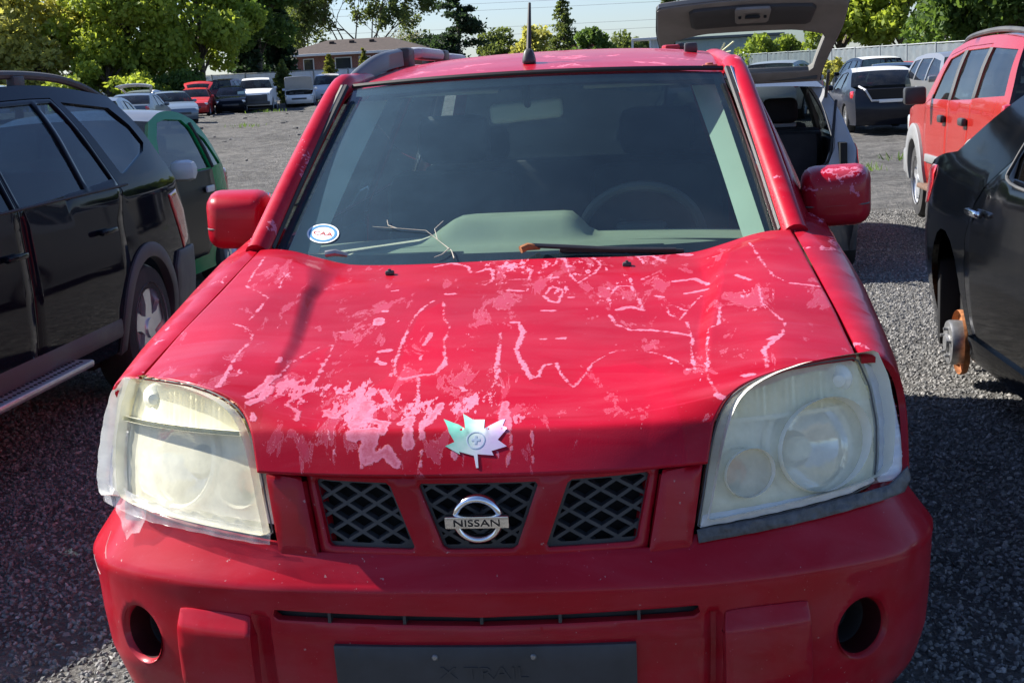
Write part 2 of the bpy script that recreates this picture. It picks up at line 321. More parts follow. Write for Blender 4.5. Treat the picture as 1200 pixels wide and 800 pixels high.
PEEL = [(0.0028,[(-0.659,1.694),(-0.658,1.563),(-0.654,1.461),(-0.604,1.398),(-0.573,1.355),(-0.575,1.244),(-0.582,1.181)]),(0.0035,[(-0.622,1.176),(-0.58,1.145),(-0.552,1.104),(-0.543,1.052),(-0.55,0.977),(-0.544,0.876)]),(0.0056,[(-0.544,0.876),(-0.541,0.797),(-0.544,0.766)]),(0.0028,[(-0.434,0.751),(-0.44,0.825),(-0.431,0.932),(-0.406,1.009),(-0.387,1.055),(-0.365,1.053),(-0.358,1.006),(-0.36,0.94)]),(0.0049,[(-0.36,0.94),(-0.359,0.854),(-0.369,0.771),(-0.393,0.723),(-0.392,0.706),(-0.364,0.685),(-0.362,0.65)]),(0.0035,[(-0.176,1.341),(-0.195,1.288),(-0.207,1.214),(-0.208,1.134),(-0.207,1.016),(-0.208,0.941),(-0.198,0.869),(-0.179,0.843)]),(0.0056,[(-0.179,0.843),(-0.146,0.858),(-0.112,0.865),(-0.097,0.914)]),(0.0028,[(-0.097,0.914),(-0.114,1.042),(-0.113,1.142),(-0.134,1.206),(-0.151,1.34)]),(0.0035,[(-0.146,0.858),(-0.138,0.781),(-0.132,0.723)]),(0.0056,[(-0.155,1.028),(-0.15,1.106)]),(0.0028,[(0.004,1.091),(0.015,0.975),(0.011,0.888),(0.021,0.804),(0.037,0.785)]),(0.0049,[(-0.208,1.643),(-0.17,1.666),(-0.125,1.628),(-0.109,1.562)]),(0.0035,[(-0.085,1.471),(-0.049,1.493),(-0.056,1.582),(-0.08,1.585)]),(0.0098,[(-0.473,0.732),(-0.456,0.779),(-0.448,0.835)]),(0.0091,[(-0.465,0.7),(-0.447,0.729),(-0.441,0.787)]),(0.0063,[(-0.455,0.669),(-0.449,0.652)]),(0.0091,[(-0.31,0.694),(-0.29,0.667),(-0.276,0.705)]),(0.0155,[(-0.244,0.625),(-0.236,0.731)]),(0.0169,[(-0.242,0.595),(-0.204,0.6),(-0.214,0.556)]),(0.0112,[(-0.186,0.6),(-0.183,0.634),(-0.211,0.647)]),(0.0098,[(-0.213,0.538),(-0.176,0.555),(-0.155,0.528)]),(0.0105,[(-0.152,0.631),(-0.136,0.655),(-0.133,0.564)]),(0.007,[(-0.11,0.639),(-0.107,0.581)]),(0.0084,[(-0.102,0.618),(-0.083,0.714)]),(0.0042,[(-0.106,0.549),(-0.107,0.522)]),(0.007,[(-0.042,0.548),(-0.04,0.537)]),(0.0049,[(-0.048,0.791),(-0.043,0.774)]),(0.0127,[(-0.284,1.192),(-0.286,1.224)]),(0.0084,[(-0.251,1.002),(-0.229,1.009)]),(0.007,[(-0.249,0.945),(-0.23,0.927)]),(0.0056,[(-0.362,1.147),(-0.358,1.147)]),(0.0056,[(-0.285,1.283),(-0.278,1.283)]),(0.0063,[(-0.153,1.392),(-0.132,1.388)]),(0.0056,[(-0.289,0.778),(-0.282,0.783)]),(0.0084,[(-0.212,0.79),(-0.187,0.728)]),(0.0098,[(0.045,0.712),(0.045,0.644),(0.058,0.591)]),(0.0035,[(-0.293,0.609),(-0.288,0.586)]),(0.0028,[(-0.225,0.553),(-0.221,0.527)]),(0.0021,[(-0.343,0.596),(-0.337,0.572)]),(0.0056,[(-0.288,1.437),(-0.277,1.439)]),(0.0056,[(-0.454,0.923),(-0.454,0.948)]),(0.0031,[(-0.095,1.564),(-0.063,1.598),(-0.046,1.49),(-0.064,1.451),(-0.085,1.468)]),(0.0039,[(-0.035,1.592),(-0.003,1.626),(0.042,1.6),(0.042,1.482),(-0.014,1.487),(-0.035,1.574)]),(0.0047,[(-0.007,1.403),(0.039,1.389)]),(0.0039,[(0.1,1.663),(0.118,1.664),(0.141,1.498),(0.163,1.443),(0.201,1.523),(0.213,1.595),(0.19,1.667)]),(0.0039,[(0.086,1.346),(0.1,1.424),(0.129,1.38),(0.122,1.294),(0.101,1.307),(0.086,1.346)]),(0.0039,[(0.244,1.36),(0.257,1.412),(0.289,1.409),(0.306,1.306),(0.319,1.232)]),(0.007,[(0.257,1.236),(0.289,1.259),(0.319,1.232)]),(0.0047,[(0.24,1.203),(0.26,1.132),(0.29,1.098),(0.334,1.093),(0.379,1.07),(0.416,1.045)]),(0.0031,[(0.369,1.253),(0.383,1.263),(0.414,1.215),(0.398,1.158),(0.375,1.194),(0.369,1.253)]),(0.0039,[(0.413,1.136),(0.421,1.024),(0.416,0.925),(0.421,0.826),(0.405,0.832)]),(0.0023,[(0.405,0.832),(0.384,0.889),(0.349,0.94),(0.3,0.968),(0.263,0.969),(0.241,0.945),(0.212,0.898)]),(0.0039,[(0.212,0.898),(0.198,0.838),(0.177,0.779),(0.15,0.842),(0.138,0.901),(0.112,0.893),(0.104,0.835),(0.088,0.826)]),(0.0055,[(0.088,0.826),(0.067,0.906),(0.048,0.985),(0.055,1.091),(0.04,1.16),(0.026,1.16)]),(0.0039,[(0.007,1.094),(0.011,0.967),(0.022,0.852),(0.014,0.787)]),(0.0031,[(0.486,1.184),(0.479,1.07),(0.457,1.057),(0.449,0.96),(0.447,0.848),(0.441,0.799),(0.46,0.689)]),(0.0031,[(0.58,1.667),(0.602,1.494),(0.619,1.389),(0.654,1.339)]),(0.0055,[(0.654,1.339),(0.717,1.328)]),(0.0031,[(0.579,1.314),(0.578,1.189),(0.599,1.12),(0.617,1.054),(0.606,0.98)]),(0.0055,[(0.606,0.98),(0.561,0.884),(0.561,0.787)]),(0.007,[(0.388,1.439),(0.437,1.46),(0.468,1.404)]),(0.0055,[(0.417,1.345),(0.463,1.366)]),(0.011,[(0.408,1.689),(0.434,1.673)]),(0.0078,[(0.304,1.676),(0.339,1.68),(0.365,1.631)]),(0.007,[(0.088,1.491),(0.109,1.489)]),(0.0063,[(0.136,1.05),(0.147,1.051)]),(0.0055,[(0.147,1.332),(0.154,1.332)]),(0.0063,[(0.534,1.414),(0.562,1.367)]),(0.0086,[(0.514,0.758),(0.528,0.759)]),(0.007,[(0.574,0.945),(0.588,0.96)]),(0.0063,[(0.345,1.334),(0.36,1.322)]),(0.0055,[(0.09,1.237),(0.119,1.235)]),(0.007,[(0.042,0.709),(0.058,0.636)]),(0.0039,[(0.06,0.636),(0.068,0.556),(0.059,0.517)]),(0.0039,[(0.107,0.588),(0.109,0.526)]),(0.0063,[(0.46,0.689),(0.467,0.68)]),(0.0039,[(0.472,1.616),(0.5,1.615)]),(0.0055,[(0.099,1.047),(0.107,1.047)]),(0.0031,[(0.45,1.32),(0.424,1.248)]),(0.0039,[(0.312,1.459),(0.329,1.486)])]
LEAF = [(-0.025,0.1744),(0.0,0.1293),(0.02,0.1383),(0.03,0.0821),(0.105,0.1271),(0.105,0.0923),(0.125,0.0821),(0.09,0.0615),(0.13,0.0487),(0.065,0.041),(0.075,0.0333),(0.005,0.0359),(0.01,0.0128),(0.0,0.0128),(-0.01,0.0333),(-0.075,0.041),(-0.07,0.0359),(-0.135,0.0513),(-0.095,0.059),(-0.12,0.0795),(-0.14,0.1271),(-0.1,0.109),(-0.08,0.1023),(-0.05,0.0821),(-0.065,0.1496),(-0.035,0.1293)]
# ================= the red car =================
RED = (.35, .0007, .011)
def redpaint(name, peel=0, attr=False, base=RED, chips=0):
    t = NT(name)
    dm = t.mapr(t.noise(2.7, 8, .68), .5, .85, 0, .06)
    faded = t.mapr(t.noise(3.3, 3), .35, .65, 0, 1)
    c = t.mix(faded, [v*.86 for v in base], [base[0]*1.08, base[1]*1.6+.001, base[2]*1.4])
    spk = t.mapr(t.noise(140, 3, .6), .68, .74, 0, .5); c = t.mix(spk, c, (.42, .10, .14))
    if chips:
        ch = t.mapr(t.math('ADD', t.noise(85, 2, .5), t.math('MULTIPLY', t.noise(3, 3), .25)), .865, .875, 0, .6); c = t.mix(ch, c, (.42, .28, .27)); dk = t.mapr(t.noise(46, 3, .6), .74, .78, 0, .4); c = t.mix(dk, c, (.06, .004, .008))
        sz = t.n.new('ShaderNodeSeparateXYZ'); t.l.new(t.tc.outputs['Object'], sz.inputs[0]); dirt = t.math('MULTIPLY', t.mapr(sz.outputs['Z'], .25, .62, .35, .02), t.mapr(t.noise(11, 8, .7), .35, .7, .1, 1)); c = t.mix(dirt, c, (.16, .11, .10))
    pk = None
    if attr:
        a = t.attr('peel')                       # metres inside a traced flake edge
        a = t.math('ADD', a, t.math('MULTIPLY', t.math('SUBTRACT', t.noise(70, 7, .72), .52), .024))
        a = t.math('ADD', a, t.math('MULTIPLY', t.math('SUBTRACT', t.noise(22, 3, .6), .5), .011))
        mpg = t.n.new('ShaderNodeMapping'); mpg.inputs['Scale'].default_value = (1, .42, .42); t.l.new(t.tc.outputs['Object'], mpg.inputs['Vector'])
        z1 = t.math('ADD', t.math('MULTIPLY', t.noise(34, 7, .62, vec=mpg.outputs[0]), .72), t.math('MULTIPLY', t.noise(120, 4, .6, vec=mpg.outputs[0]), .28)); z1 = t.math('SUBTRACT', t.math('ADD', z1, t.math('MULTIPLY', t.attr('zone'), .19)), .66)
        z2 = t.math('SUBTRACT', t.math('ADD', t.noise(13, 9, .7, vec=mpg.outputs[0], dist=.5), t.math('MULTIPLY', t.attr('zone'), .10)), .60); soft = t.mapr(z2, 0, .03, 0, .34); c = t.mix(soft, c, (.50, .10, .17)); ed2 = t.mapr(t.math('ABSOLUTE', t.math('SUBTRACT', z2, .004)), .0, .008, .55, 0); c = t.mix(ed2, c, (.62, .25, .34))
        pk = t.math('MAXIMUM', t.mapr(a, -.0007, .0011, 0, 1), t.mapr(z1, 0, .012, 0, 1))
        lost = t.mapr(t.math('ADD', t.attr('lost'), t.math('MULTIPLY', t.math('SUBTRACT', t.noise(30, 5), .5), .03)), -.004, .004, 0, 1)
    elif peel:
        q = t.math('ADD', t.noise(7, 6, .66, dist=.4), t.math('MULTIPLY', t.noise(60, 4, .7), .12))
        pk = t.mapr(q, .74-peel*.2, .75-peel*.2, 0, 1)
        core = t.mapr(q, .78-peel*.2, .80-peel*.2, 0, .8); pk = t.math('SUBTRACT', pk, core)
    cw, rg, cro = .34, .36, .05
    if pk is not None:
        inn = t.math('MULTIPLY', t.mapr(a, .0035, .007, 0, 1), t.mapr(z1, .03, .075, 1, .2)) if attr else None
        pc = t.mix(t.noise(130, 4, .7), (.47, .08, .16), (.66, .27, .37))
        pkc = t.math('MULTIPLY', pk, .9)
        if attr: pkc = t.math('MULTIPLY', pkc, t.mapr(t.math('MULTIPLY', inn, t.mapr(t.noise(60, 4, .7), .35, .65, .2, 1)), 0, 1, 1, .45))
        c = t.mix(pkc, c, pc)
        cw = t.math('MULTIPLY', t.math('SUBTRACT', 1, pk), .34); rg = t.mapr(pk, 0, 1, .36, .7)
        if attr:
            cw = t.math('MULTIPLY', cw, t.mapr(lost, 0, 1, 1, .25)); c = t.mix(t.math('MULTIPLY', lost, .22), c, (.44, .010, .045))
    c = t.mix(dm, c, (.34, .10, .12))
    mps = t.n.new('ShaderNodeMapping'); mps.inputs['Scale'].default_value = (1.2, 4.5, 4.5); t.l.new(t.tc.outputs['Object'], mps.inputs['Vector']); cloud_sheen = t.mapr(t.noise(2.4, 7, .62, vec=mps.outputs[0], dist=.6), .44, .72, 0, .13); c = t.mix(cloud_sheen, c, (.50, .13, .18))  # pale stretched bands: cloud reflections painted into the red
    t.set(Base_Color=c, Roughness=rg, Specular_IOR_Level=.10, Coat_Weight=cw, Coat_Roughness=t.mapr(t.noise(9, 6, .7), .3, .75, .03, .22))
    h = t.noise(1.6, 2)
    b = t.bump(h, .06, .03)
    if pk is not None:
        b2 = t.n.new('ShaderNodeBump'); b2.inputs['Strength'].default_value = .5; b2.inputs['Distance'].default_value = .0012
        t.l.new(t.math('ADD', pk, t.math('MULTIPLY', t.noise(420, 2), .4*1.0)), b2.inputs['Height']); t.l.new(b.outputs['Normal'], b2.inputs['Normal']); t.l.new(b2.outputs['Normal'], t.p.inputs['Normal'])
    return t.m
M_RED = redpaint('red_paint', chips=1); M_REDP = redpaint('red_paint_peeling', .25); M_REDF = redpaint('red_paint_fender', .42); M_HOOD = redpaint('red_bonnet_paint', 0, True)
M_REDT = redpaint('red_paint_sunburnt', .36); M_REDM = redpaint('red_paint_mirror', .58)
M_BLK = mat('black_plastic', (.026, .028, .031), .42, var=.3, bump=.15, bs=300, bd=.001, dust=.18, dcol=(.2, .19, .18))
M_PLATE = mat('plate_plastic', (.028, .032, .038), .5, var=.25, vs=14, bump=.2, bs=400, bd=.0008, dust=.25, dcol=(.12, .12, .12))
M_RUB = mat('rubber', (.012, .012, .013), .6, var=.2)
M_DARK = mat('dark_void', (.006, .006, .007), .8)
M_CHR = mat('chrome', (.82, .83, .85), .12, 1, var=.1, vs=40, dust=.12, dcol=(.5, .48, .45))
M_SIL = mat('silver_reflector', (.86, .87, .86), .10, 1, var=.25, vs=22, bump=.25, bs=18, bd=.01)
M_TYRE = mat('tyre_rubber', (.018, .018, .019), .8, var=.3, bump=.4, bs=90, dust=.5, dcol=(.10, .095, .09))
M_RIM = mat('alloy', (.66, .67, .68), .32, .75, var=.12, dust=.2, dcol=(.22, .2, .18))
M_SCR = mat('bare_scratch', (.62, .50, .50), .7)
M_FOG = mat('shaded_recess_red', (.030, .002, .004), .45)  # bumper red with the shade inside the fog lamp recess put in
M_TRIMG = mat('grey_seal', (.10, .10, .10), .6)
M_DISC = mat('worn_iron', (.30, .30, .30), .45, .8, var=.3, vs=30)
M_RUST = mat('rust', (.30, .11, .035), .85, var=.45, vs=35, bump=.5, bs=80)

# ---- bumper wrap
BPL = np.array([(0,-.038),(.2,-.032),(.4,-.012),(.55,.025),(.65,.065),(.74,.115),(.815,.172),(.868,.245),(.903,.33),(.921,.43),(.926,.52),(.926,.60)])
_half = catmull(BPL, 10); _half = np.concatenate([_half[::-1]*[-1, 1], _half[1:]])
_sl = np.concatenate([[0], np.cumsum(np.linalg.norm(np.diff(_half, axis=0), axis=1))]); _sl -= _sl[-1]/2
_tn = np.gradient(_half, axis=0)/np.gradient(_sl)[:, None]
def sx(x): x = np.asarray(x, float); k = len(_sl)//2; return np.sign(x)*np.interp(np.abs(x), _half[k:, 0]+np.arange(len(_sl)-k)*1e-9, _sl[k:])
DPZ = np.array([(.20,-.17),(.23,-.13),(.27,-.085),(.32,-.05),(.40,-.022),(.48,-.012),(.53,-.009),(.57,-.005),(.598,-.001),(.609,.0),(.614,-.0025),(.626,-.011),(.66,-.036),(.70,-.064),(.74,-.085)])
_dz = np.linspace(.19, .75, 281); _dd = np.interp(_dz, DPZ[:, 0], DPZ[:, 1])
for _ in range(1): _dd = np.convolve(np.pad(_dd, 1, mode='edge'), [.25, .5, .25], 'valid')
def Bump(s, z, off=0.0):
    s = np.asarray(s, float); z = np.asarray(z, float)
    x = np.interp(s, _sl, _half[:, 0]); y = np.interp(s, _sl, _half[:, 1]); tx = np.interp(s, _sl, _tn[:, 0]); ty = np.interp(s, _sl, _tn[:, 1])
    a = np.abs(s); zz = z+.010*ss(.6, .95, a)
    d = np.interp(zz, _dz, _dd)+off
    lo = (1-ss(.545, .56, z))
    d = d-.014*lo*(ss(.425, .436, a)-ss(.452, .462, a))                  # groove beside the middle panel
    d = d+.004*lo*(1-ss(.42, .43, a))*ss(.50, .515, z)*(1-ss(.515, .535, z))
    d = d*(1-.5*ss(.95, 1.15, a)*(z < .56))
    return np.stack([x+ty*d, y-tx*d, z], -1)
car = thing('parked_suv', 'red off-road car with flaking paint facing the camera, filling the middle of the picture', 'car')
def circ(c, r, n=36): a = np.linspace(0, 2*PI, n, endpoint=False); return np.stack([c[0]+r*np.cos(a), c[1]+r*np.sin(a)], -1)
ztop = [(0,.674),(.31,.674),(.40,.672),(.415,.69),(.57,.703),(.72,.713),(.80,.718),(.845,.727),(.875,.727)]
top = [(float(sx(x)), z) for x, z in ztop]+[(1.12, .727)]
bot = [(1.12, .607), (1.09, .50), (1.06, .36), (1.0, .27), (.8, .225), (.4, .215)]
half = top+bot
outl = half+[(-s, z) for s, z in half[::-1][:-1]]
sf = float(sx(.74))
slot = [(-.412,.566),(0,.556),(.412,.566),(.416,.552),(.405,.545),(0,.538),(-.405,.545),(-.416,.552)]
panel('bumper', outl, [circ((sf,.468), .062), circ((-sf,.468), .062), slot], Bump, M_RED, car, step=.0105, rnd=.004, rim=.022, out=1, rstep=.01)
b = MB(); b.grid(np.array([[Bump(s, z, -.03) for s in np.linspace(-.43, .43, 30)] for z in (.535, .572)])); b.build('lower_air_slot', M_BLK, car)
b = MB()
for s in (-.30, -.15, 0, .15, .30): b.box(Bump(s, .554, -.012), (.006, .02, .022))
o = b.build('slot_rib', M_BLK, car); o['kind'] = 'stuff'
for sg in (1, -1):
    c0 = Bump(sg*sf, .468); n = Bump(sg*sf, .468, .1)-c0; n /= np.linalg.norm(n)
    Q = Vector(n).to_track_quat('Z', 'Y').to_matrix()
    b = MB(); b.lathe([(.064, -.001), (.0605, -.004), (.057, -.014)], 36, c0, M=Q); rc = b.build('fog_lamp_recess', M_RED, car)
    b = MB(); b.lathe([(.057, -.014), (.052, -.05), (.050, -.09), (.048, -.12)], 36, c0, M=Q); b.build('fog_lamp_tube', M_FOG, rc)
    b = MB(); b.lathe([(.0505, -.06), (.047, -.064), (.042, -.10), (.02, -.11), (.0005, -.112)], 28, c0, M=Q); b.build('fog_lamp_blank', M_DARK, rc)
    b = MB()
    for a in (0, 1.2, 2.4): b.box(c0-n*.10+np.array(Q@Vector((.022*math.cos(a), .022*math.sin(a), 0))), (.016, .004, .004), rot=Q)
    b.build('clip', M_BLK, rc)
    g = [(sg*s, z) for s, z in ((.468,.553),(.628,.553),(.634,.545),(.640,.50),(.655,.30),(.47,.29),(.463,.50),(.463,.545))]
    def Sg(s, z): return Bump(s, z, .006)+np.stack([0*z, -.020*(1-ss(.512, .552, z)), 0*z], -1)
    panel('bumper_guard', smoothpoly(g, 2), [], Sg, M_RED, car, step=.012, rnd=.005, rim=.035, rstep=.01)
# scratches in the bumper skin
for pts in ([(-.93,.652),(-.905,.628),(-.87,.612)],[(-.955,.60),(-.94,.575),(-.92,.565)],[(-.52,.50),(-.47,.497)],[(-.60,.44),(-.575,.437),(-.56,.44)]):
    MB().tube([Bump(s, z, .0006+(.02 if s in () else 0)) for s, z in resamp(np.array(pts), .01, False)], .0006, 5).build('scratch', M_SCR, car)
# number panel
pl = [(-.292,.500),(.292,.500),(.292,.30),(-.292,.30)]
pp = panel('number_panel', pl, [], lambda s, z: Bump(s, z, .012), M_PLATE, car, step=.03, rnd=.003, rim=.014)
v, f = text_geo('X TRAIL', .036, .0012); 
v2 = np.array([Bump(q[0]*1.32, .4455+q[1], .0128+q[2]) for q in v]); b = MB().add(v2, f); b.build('lettering', M_PLATE, pp)
for x in (-.093, .096):
    b = MB(); p = Bump(x, .4795, .013); b.lathe([(.0065, -.002), (.0065, .0), (.004, .003), (.0005, .003)], 12, p, M=Matrix.Rotation(PI/2, 3, 'X')); b.build('screw', M_DISC, pp)

# ---- grille
def Gs(off): return lambda x, z: np.stack([x, Fu(x, z)+off+.012*ss(.28, .36, np.abs(x)), z], -1)
T1 = [(-.117,.807),(.117,.807),(.070,.680),(-.070,.680)]; T2 = [(.173,.808),(.329,.812),(.300,.684),(.125,.680)]
T2m = [(-x, z) for x, z in T2]; rp = lambda p: smoothpoly(resamp(np.array(p), .028), 1)
fr = [(-.346,.823),(.346,.823),(.317,.664),(-.317,.664)]
gf = panel('grille_frame', rp(fr), [rp(T1), rp(T2), rp(T2m)], Gs(.006), M_RED, car, step=.018, rnd=.004, rim=.035, rstep=.012)
def clip_line(p, d, poly):
    t0, t1 = -9, 9; c = poly.mean(0)
    for a, q in zip(poly, np.roll(poly, -1, 0)):
        e = q-a; n = np.array([-e[1], e[0]]); 
        if n@(c-a) < 0: n = -n
        num, den = n@(p-a), n@d
        if abs(den) < 1e-9:
            if num < 0: return None
        elif den > 0: t0 = max(t0, -num/den)
        else: t1 = min(t1, -num/den)
    return (t0, t1) if t1-t0 > .006 else None
for T, off in ((T1, .02), (T2, .02), (T2m, .02)):
    T = np.array(T); T = T if area(T) > 0 else T[::-1]; S = Gs(off); cx = T.mean(0)
    hb = MB(); e = offset(resamp(T, .05), -.006); 
    hb.grid(np.array([[S(np.array(p[0]), np.array(p[1]))+np.array([0, dy, 0]) for dy in (0, .012)] for p in np.concatenate([e, e[:1]])])); e2 = offset(resamp(T, .05), .006); hb.grid(np.array([[S(np.array(q[0]), np.array(q[1])) for q in pq] for pq in zip(np.concatenate([e, e[:1]]), np.concatenate([e2, e2[:1]]))]))
    mesh = hb.build('grille_mesh', M_BLK, gf)
    # the bars of the lattice
    sl_ = .60; pitch = .0365
    for sgn in (1, -1):
        d = np.array([1, sgn*sl_]); d /= np.linalg.norm(d)
        for k in range(-9, 10):
            p = cx+np.array([0, k*pitch]); r = clip_line(p, d, T)
            if r is None: continue
            a, q = p+d*r[0], p+d*r[1]; L = np.linalg.norm(q-a); nn = np.array([-d[1], d[0]])*.0046
            pts = [a+(q-a)*i/4 for i in range(5)]; R = []
            for w in pts:
                F3 = lambda c, dy: S(np.array(c[0]), np.array(c[1]))+np.array([0, dy, 0])
                R.append([F3(w-nn*1.2, .016), F3(w-nn*.7, 0), F3(w+nn*.7, 0), F3(w+nn*1.2, .016)])
            MB().grid(np.array(R)).build('grille_bar', M_BLK, gf, sharp=30)
    bk = MB(); P = [S(np.array(p[0]), np.array(p[1]))+np.array([0, .035, 0]) for p in offset(resamp(T, .05), -.02)]
    bk.add(P, [list(range(len(P)))]); bk.build('grille_backing', M_DARK, gf)
# badge: ring, bar, letters
bg_ = thing('badge', None, None); bg_.parent = car; del_keys = [k for k in list(bg_.keys())]
Rt = np.array([[1,0,0],[0,.985,-.17],[0,.17,.985]]); bc = np.array([-.001, -.004, .7405])
b = MB(); a = np.linspace(0, 2*PI, 56, endpoint=False); ring = []
for r_, y_ in ((.0365,.012),(.0365,.002),(.040,-.004),(.0455,-.004),(.0495,.002),(.0495,.012)):
    ring.append(np.stack([r_*np.cos(a), np.full(56, y_), r_*np.sin(a)], -1)@Rt.T+bc)
b.grid(np.array(ring), closeu=True); b.build('badge_ring', M_CHR, bg_, sharp=60)
b = MB(); b.box(bc+np.array([0, -.006, 0]), (.122, .014, .0245), .002, rot=Rt); b.build('badge_bar', M_CHR, bg_)
v, f = text_geo('NISSAN', .0205, .0008); v = v*np.array([1.32, 1, 1]); v3 = np.stack([v[:, 0], -.0135-v[:, 2], v[:, 1]], -1)@Rt.T+bc
MB().add(v3, f).build('lettering', M_DARK, bg_)
sb = [(.351,.818),(.428,.826),(.417,.76),(.401,.667),(.321,.663)]
for sg in (1, -1):
    q = [(sg*x, z) for x, z in sb]
    panel('grille_side_panel', q, [], lambda x, z: np.stack([x, Fu(x, z)-.004+.010*(1-ss(.0,.02,.83-z)), z], -1), M_RED, car, step=.015, rnd=.005, rim=.04, rstep=.01)
b = MB(); b.box((0, .62, .53), (1.36, .86, .40)); b.box((0, .20, .72), (.80, .16, .16)); b.box((0, .55, .735), (1.0, .8, .1)); b.build('engine_bay', M_DARK, car)

# ---- bonnet with the flaking lacquer
nu, nv = 330, 270
tt = np.concatenate([np.linspace(0, .1, 46)[:-1], np.linspace(.1, 1, nv-45)]); U, T = np.meshgrid(np.linspace(-1, 1, nu), tt)
P = HoodS(U, T)
for _ in range(14): P[1:70] = .5*P[1:70]+.25*P[0:69]+.25*P[2:71]
P[..., 2] += .0016*np.sin(P[..., 0]*9+1.3*np.sin(P[..., 1]*7))*np.sin(P[..., 1]*8+.7)*(T > .12)
pk = np.full(P.shape[:2], -1.0); hx, hy = P[..., 0], P[..., 1]+.6*P[..., 2]
for w, pts in PEEL:
    p = np.array(pts); lo, hi = p.min(0)-.06, p.max(0)+.06
    m = (hx > lo[0]) & (hx < hi[0]) & (hy > lo[1]) & (hy < hi[1]); X, Y = hx[m], hy[m]; best = np.full(X.shape, 9.)
    for a, q in zip(p[:-1], p[1:]):
        e = q-a; L2 = e@e+1e-12; t_ = np.clip(((X-a[0])*e[0]+(Y-a[1])*e[1])/L2, 0, 1)
        best = np.minimum(best, np.hypot(X-a[0]-t_*e[0], Y-a[1]-t_*e[1]))
    pk[m] = np.maximum(pk[m], w*(.8 if w < .0045 else 1.0)-best)
pk = np.maximum(pk, -.05)
# where whole sheets of lacquer are gone
zone = np.zeros(pk.shape)
for zx, zy, zr, zw in ((-.26,.71,.10,1),(-.13,.69,.07,1),(-.40,.80,.07,.9),(-.02,.70,.07,.9),(-.19,.92,.06,.6),(-.02,1.60,.10,.75),(.14,1.58,.10,.7),(.26,1.36,.09,.6),(.10,1.40,.10,.5),(.30,1.63,.07,.7),(-.58,1.5,.07,.6),(.55,1.25,.08,.5),(.42,.85,.06,.5),(-.55,.85,.05,.6),(.05,.62,.10,.5)):
    zone = np.maximum(zone, zw*np.exp(-((hx-zx)**2+((hy-zy)*.8)**2)/zr**2))
lost = np.full(pk.shape, -.2)
for poly in ([(.03,.44),(.03,.83),(.06,.86),(.1,.80),(.16,.78),(.2,.87),(.3,.9),(.36,.83),(.38,.70),(.40,.52)], [(-.43,.55),(-.44,.8),(-.40,1.0),(-.37,1.05),(-.36,.9),(-.36,.7),(-.1,.86),(-.11,1.1),(-.15,1.34),(-.2,1.25),(-.2,.9),(-.36,.5)]):
    p = np.array(poly); inside = inpoly(np.stack([hx.ravel(), hy.ravel()], -1), p).reshape(pk.shape); lost[inside] = .02
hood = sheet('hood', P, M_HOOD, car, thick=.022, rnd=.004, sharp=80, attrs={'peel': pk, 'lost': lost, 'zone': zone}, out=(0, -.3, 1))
for x, u_, t_ in ((-.318, -.455, .919), (.276, .395, .919)):
    p = HoodS(u_, t_); b = MB(); b.box(p+np.array([0, 0, .004]), (.022, .018, .012), .004); b.lathe([(.004, .0), (.004, .006), (.0005, .007)], 8, p+np.array([0, -.003, .008])); b.build('washer_nozzle', M_BLK, car)
# leaf sticker
def sepx(t):
    q = t.n.new('ShaderNodeSeparateXYZ'); t.l.new(t.tc.outputs['Object'], q.inputs[0]); return q.outputs['X']
def leafmat():
    t = NT('leaf_sticker_film'); t.set(Base_Color=t.ramp(t.math('ADD', t.math('MULTIPLY', sepx(t), 6.0), t.mapr(t.noise(16, 2), .3, .7, .35, .65)), [(.15, (.16, .50, .38)), (.42, (.62, .72, .66)), (.58, (.70, .69, .74)), (.85, (.66, .46, .72))]), Roughness=.25, Metallic=.15, Coat_Weight=.4); return t.m
LS = lambda off: (lambda u, t: HoodS(u, t)+np.array([0, -.8, .6])*off)
lf = panel('maple_leaf_sticker', LEAF, [], LS(.0012), leafmat(), hood, step=.012, rnd=0, rim=.0012, rstep=.01)
M_PRINT = mat('grey_print', (.42, .50, .60), .4)
c0 = np.array([-.004, .062]); el = lambda r, n=28: [(c0[0]+r*1.0*math.cos(a), c0[1]+r*.43*math.sin(a)) for a in np.linspace(0, 2*PI, n, endpoint=False)]
panel('printed_wheel', el(.040), [el(.035)], LS(.0016), M_PRINT, lf, step=.01, rnd=0, rim=.0005, rstep=.004)
panel('printed_cross', [(c0[0]+x, c0[1]+y) for x, y in ((-.005,-.008),(.005,-.008),(.005,-.0023),(.018,-.0023),(.018,.0023),(.005,.0023),(.005,.008),(-.005,.008),(-.005,.0023),(-.018,.0023),(-.018,-.0023),(-.005,-.0023))], [], LS(.0016), M_PRINT, lf, step=.01, rnd=0, rim=.0005, rstep=.01)

